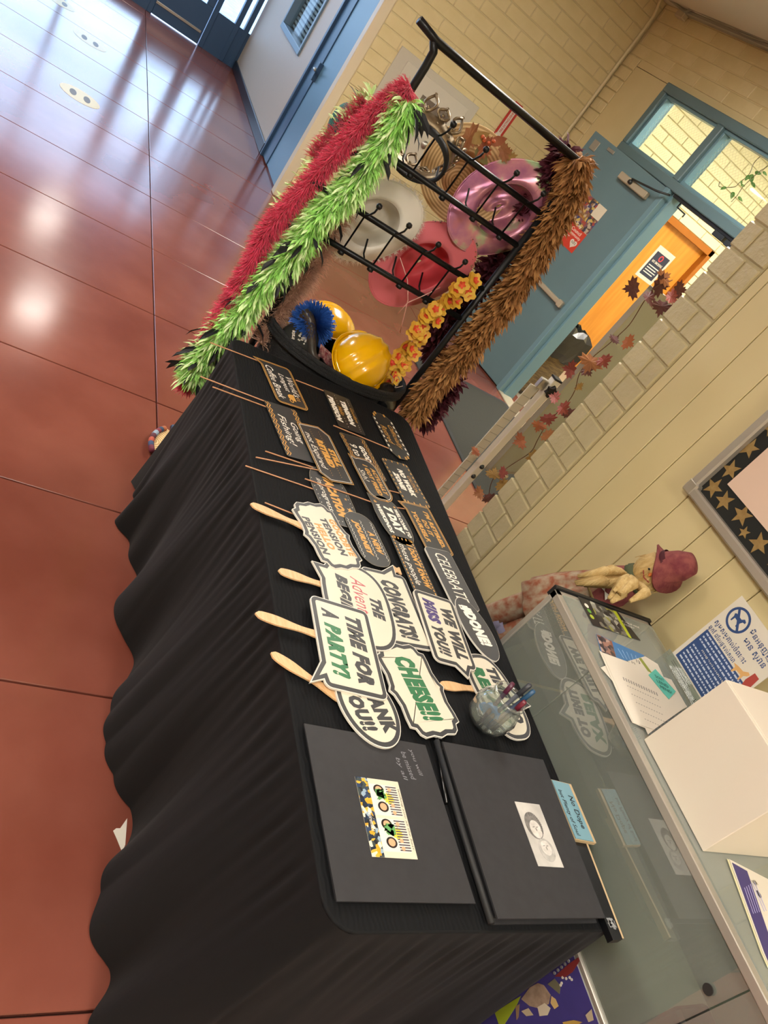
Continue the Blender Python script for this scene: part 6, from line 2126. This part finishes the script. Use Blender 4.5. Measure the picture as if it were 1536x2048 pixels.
MB().tube(catmull([(XF - 0.014, -4.005, 0.4), (XF - 0.014, -4.005, 1.5), (XF - 0.014, -4.0, 2.6), (XF - 0.014, -4.0, 2.88), (XF - 0.014, -3.985, 2.96), (XF - 0.014, -3.95, 3.04)], 6), 0.014, 10).build('pipe', mat('conduit_cream', 'd6caa2', 0.4), cd, True)
for z in (0.8, 1.6, 2.4):
    MB().box((XF - 0.004, -4.04, z), (XF + 0.002, -3.965, z + 0.02)).build('strap', mat('conduit_cream'), cd)
cj = thing('cable_trunking', 'grey cables and clips along the top of the block wall', 'cable', (6.2, -4.0, 3.0))
CJ = lambda a, b_, y=-3.955: ony(1136 + a * .2604, b_ * .2604, y)
MB().tube(catmull([CJ(760, -20), CJ(840, 40), CJ(905, 90), CJ(950, 70), CJ(1050, 110), CJ(1150, 165), CJ(1270, 210), CJ(1400, 260), CJ(1536, 320), CJ(1700, 370)], 5), 0.010, 6).tube(catmull([CJ(905, 100), CJ(950, 80), CJ(1050, 100), CJ(1180, 160), CJ(1300, 235), CJ(1450, 300), CJ(1650, 345)], 5), 0.006, 6).build('cable', mat('cable_grey', '8d8a7c', 0.5), cj, True)
p = CJ(880, 100, -4.0)
MB().box((p.x - 0.06, -4.035, p.z - 0.04), (p.x + 0.06, -3.98, p.z + 0.03), bev=0.006).build('junction_box', mat('junction_beige', 'bfb499', 0.5), cj)
p = CJ(1500, 295, -4.0)
MB().box((p.x - 0.05, -4.035, p.z - 0.03), (p.x + 0.05, -3.99, p.z + 0.03), bev=0.006).build('junction_box', mat('junction_beige'), cj)
struct(MB().box((2.0, -4.04, 3.02), (6.4, -3.98, 3.05), bev=0.006).build('trim_3', mat('trim_grey', '9a978a', 0.5)), 'grey trim where the block wall meets the ceiling', 'trim')

# ================================================================== FLOOR BITS
m_smile = mat('sticker_yellow', 'c2ad5c', 0.35)
for (u, v, lb) in ((180, 82, 'pale yellow oval floor sticker nearer the glazed doors'), (160, 192, 'pale yellow oval floor sticker nearer the lobby'), (118, 2, 'pale yellow oval floor sticker farthest away')):
    p = onz(u, v, 0)
    t = thing('floor_sticker', lb, 'sticker', (p.x, p.y, 0), group='floor stickers')
    MB().prism([(p.x + q[0], p.y + q[1]) for q in ell(0.29, 0.29, 28)], 0.0004, 0.0012).build('disc', m_smile, t)
    for s in (1, -1):
        MB().prism([(p.x + q[0], p.y + s * 0.05 + q[1]) for q in ell(0.14, 0.05, 16)], 0.0012, 0.0018).build('footprint', mat('foot_print', '5f5a52', 0.5), t)
sc = thing('paper_scrap', 'torn white paper scrap on the floor at the skirt hem', 'paper', (0.93, -0.70, 0))
MB().prism([(p_.x, p_.y) for p_ in (onz(226, 1662, 0), onz(232, 1657, 0), onz(240, 1657, 0), onz(254, 1637, 0), onz(250, 1690, 0), onz(244, 1705, 0), onz(234, 1680, 0))], 0.0006, 0.0014).build('scrap', mat('paper_white'), sc)
br = thing('striped_hat_brim', 'rainbow striped woven brim edge peeking past the far table corner', 'hat', (2.55, -0.83, 0))
cols = ['6f2a3c', '3a4a6c', 'b0503a', '55242f', '8fa0b0', '7d2f3a', '34465f', 'a8603a']
pts = [onz(u, v, 0.03) for u, v in ((304, 902), (302, 890), (303, 880), (308, 870), (315, 863), (322, 859), (330, 857))]
pts = catmull(pts, 4)
for k in range(8):
    a_, b_ = int(k * (len(pts) - 1) / 8), int((k + 1) * (len(pts) - 1) / 8)
    MB().tube(pts[a_:b_ + 1], 0.012, 8).build('stripe', mat('stripe_' + cols[k], cols[k], 0.7), br, True)
inn = [onz(u, v, 0.018) for u, v in ((304, 902), (303, 880), (310, 868), (330, 857), (345, 870), (320, 905))]
MB().prism([(p_.x, p_.y) for p_ in inn], 0.006, 0.024).build('straw_crown', mat('straw'), br)
tc_ = thing('teal_cap', 'teal cap hanging on the far side of the rack top', 'hat', mtx=frame_mtx(onx(682, 243, 2.60), (-0.6, 0.7, 0.3), (0, 0.3, 1)))
loc_build(MB().lathe([(0.0001, 0.03), (0.03, 0.026), (0.05, 0.01), (0.056, -0.02), (0.054, -0.03)], 24, sx=1.2, sy=0.7), 'cap_body', mat('teal_cloth', '1f5f5c', 0.7), tc_, True)
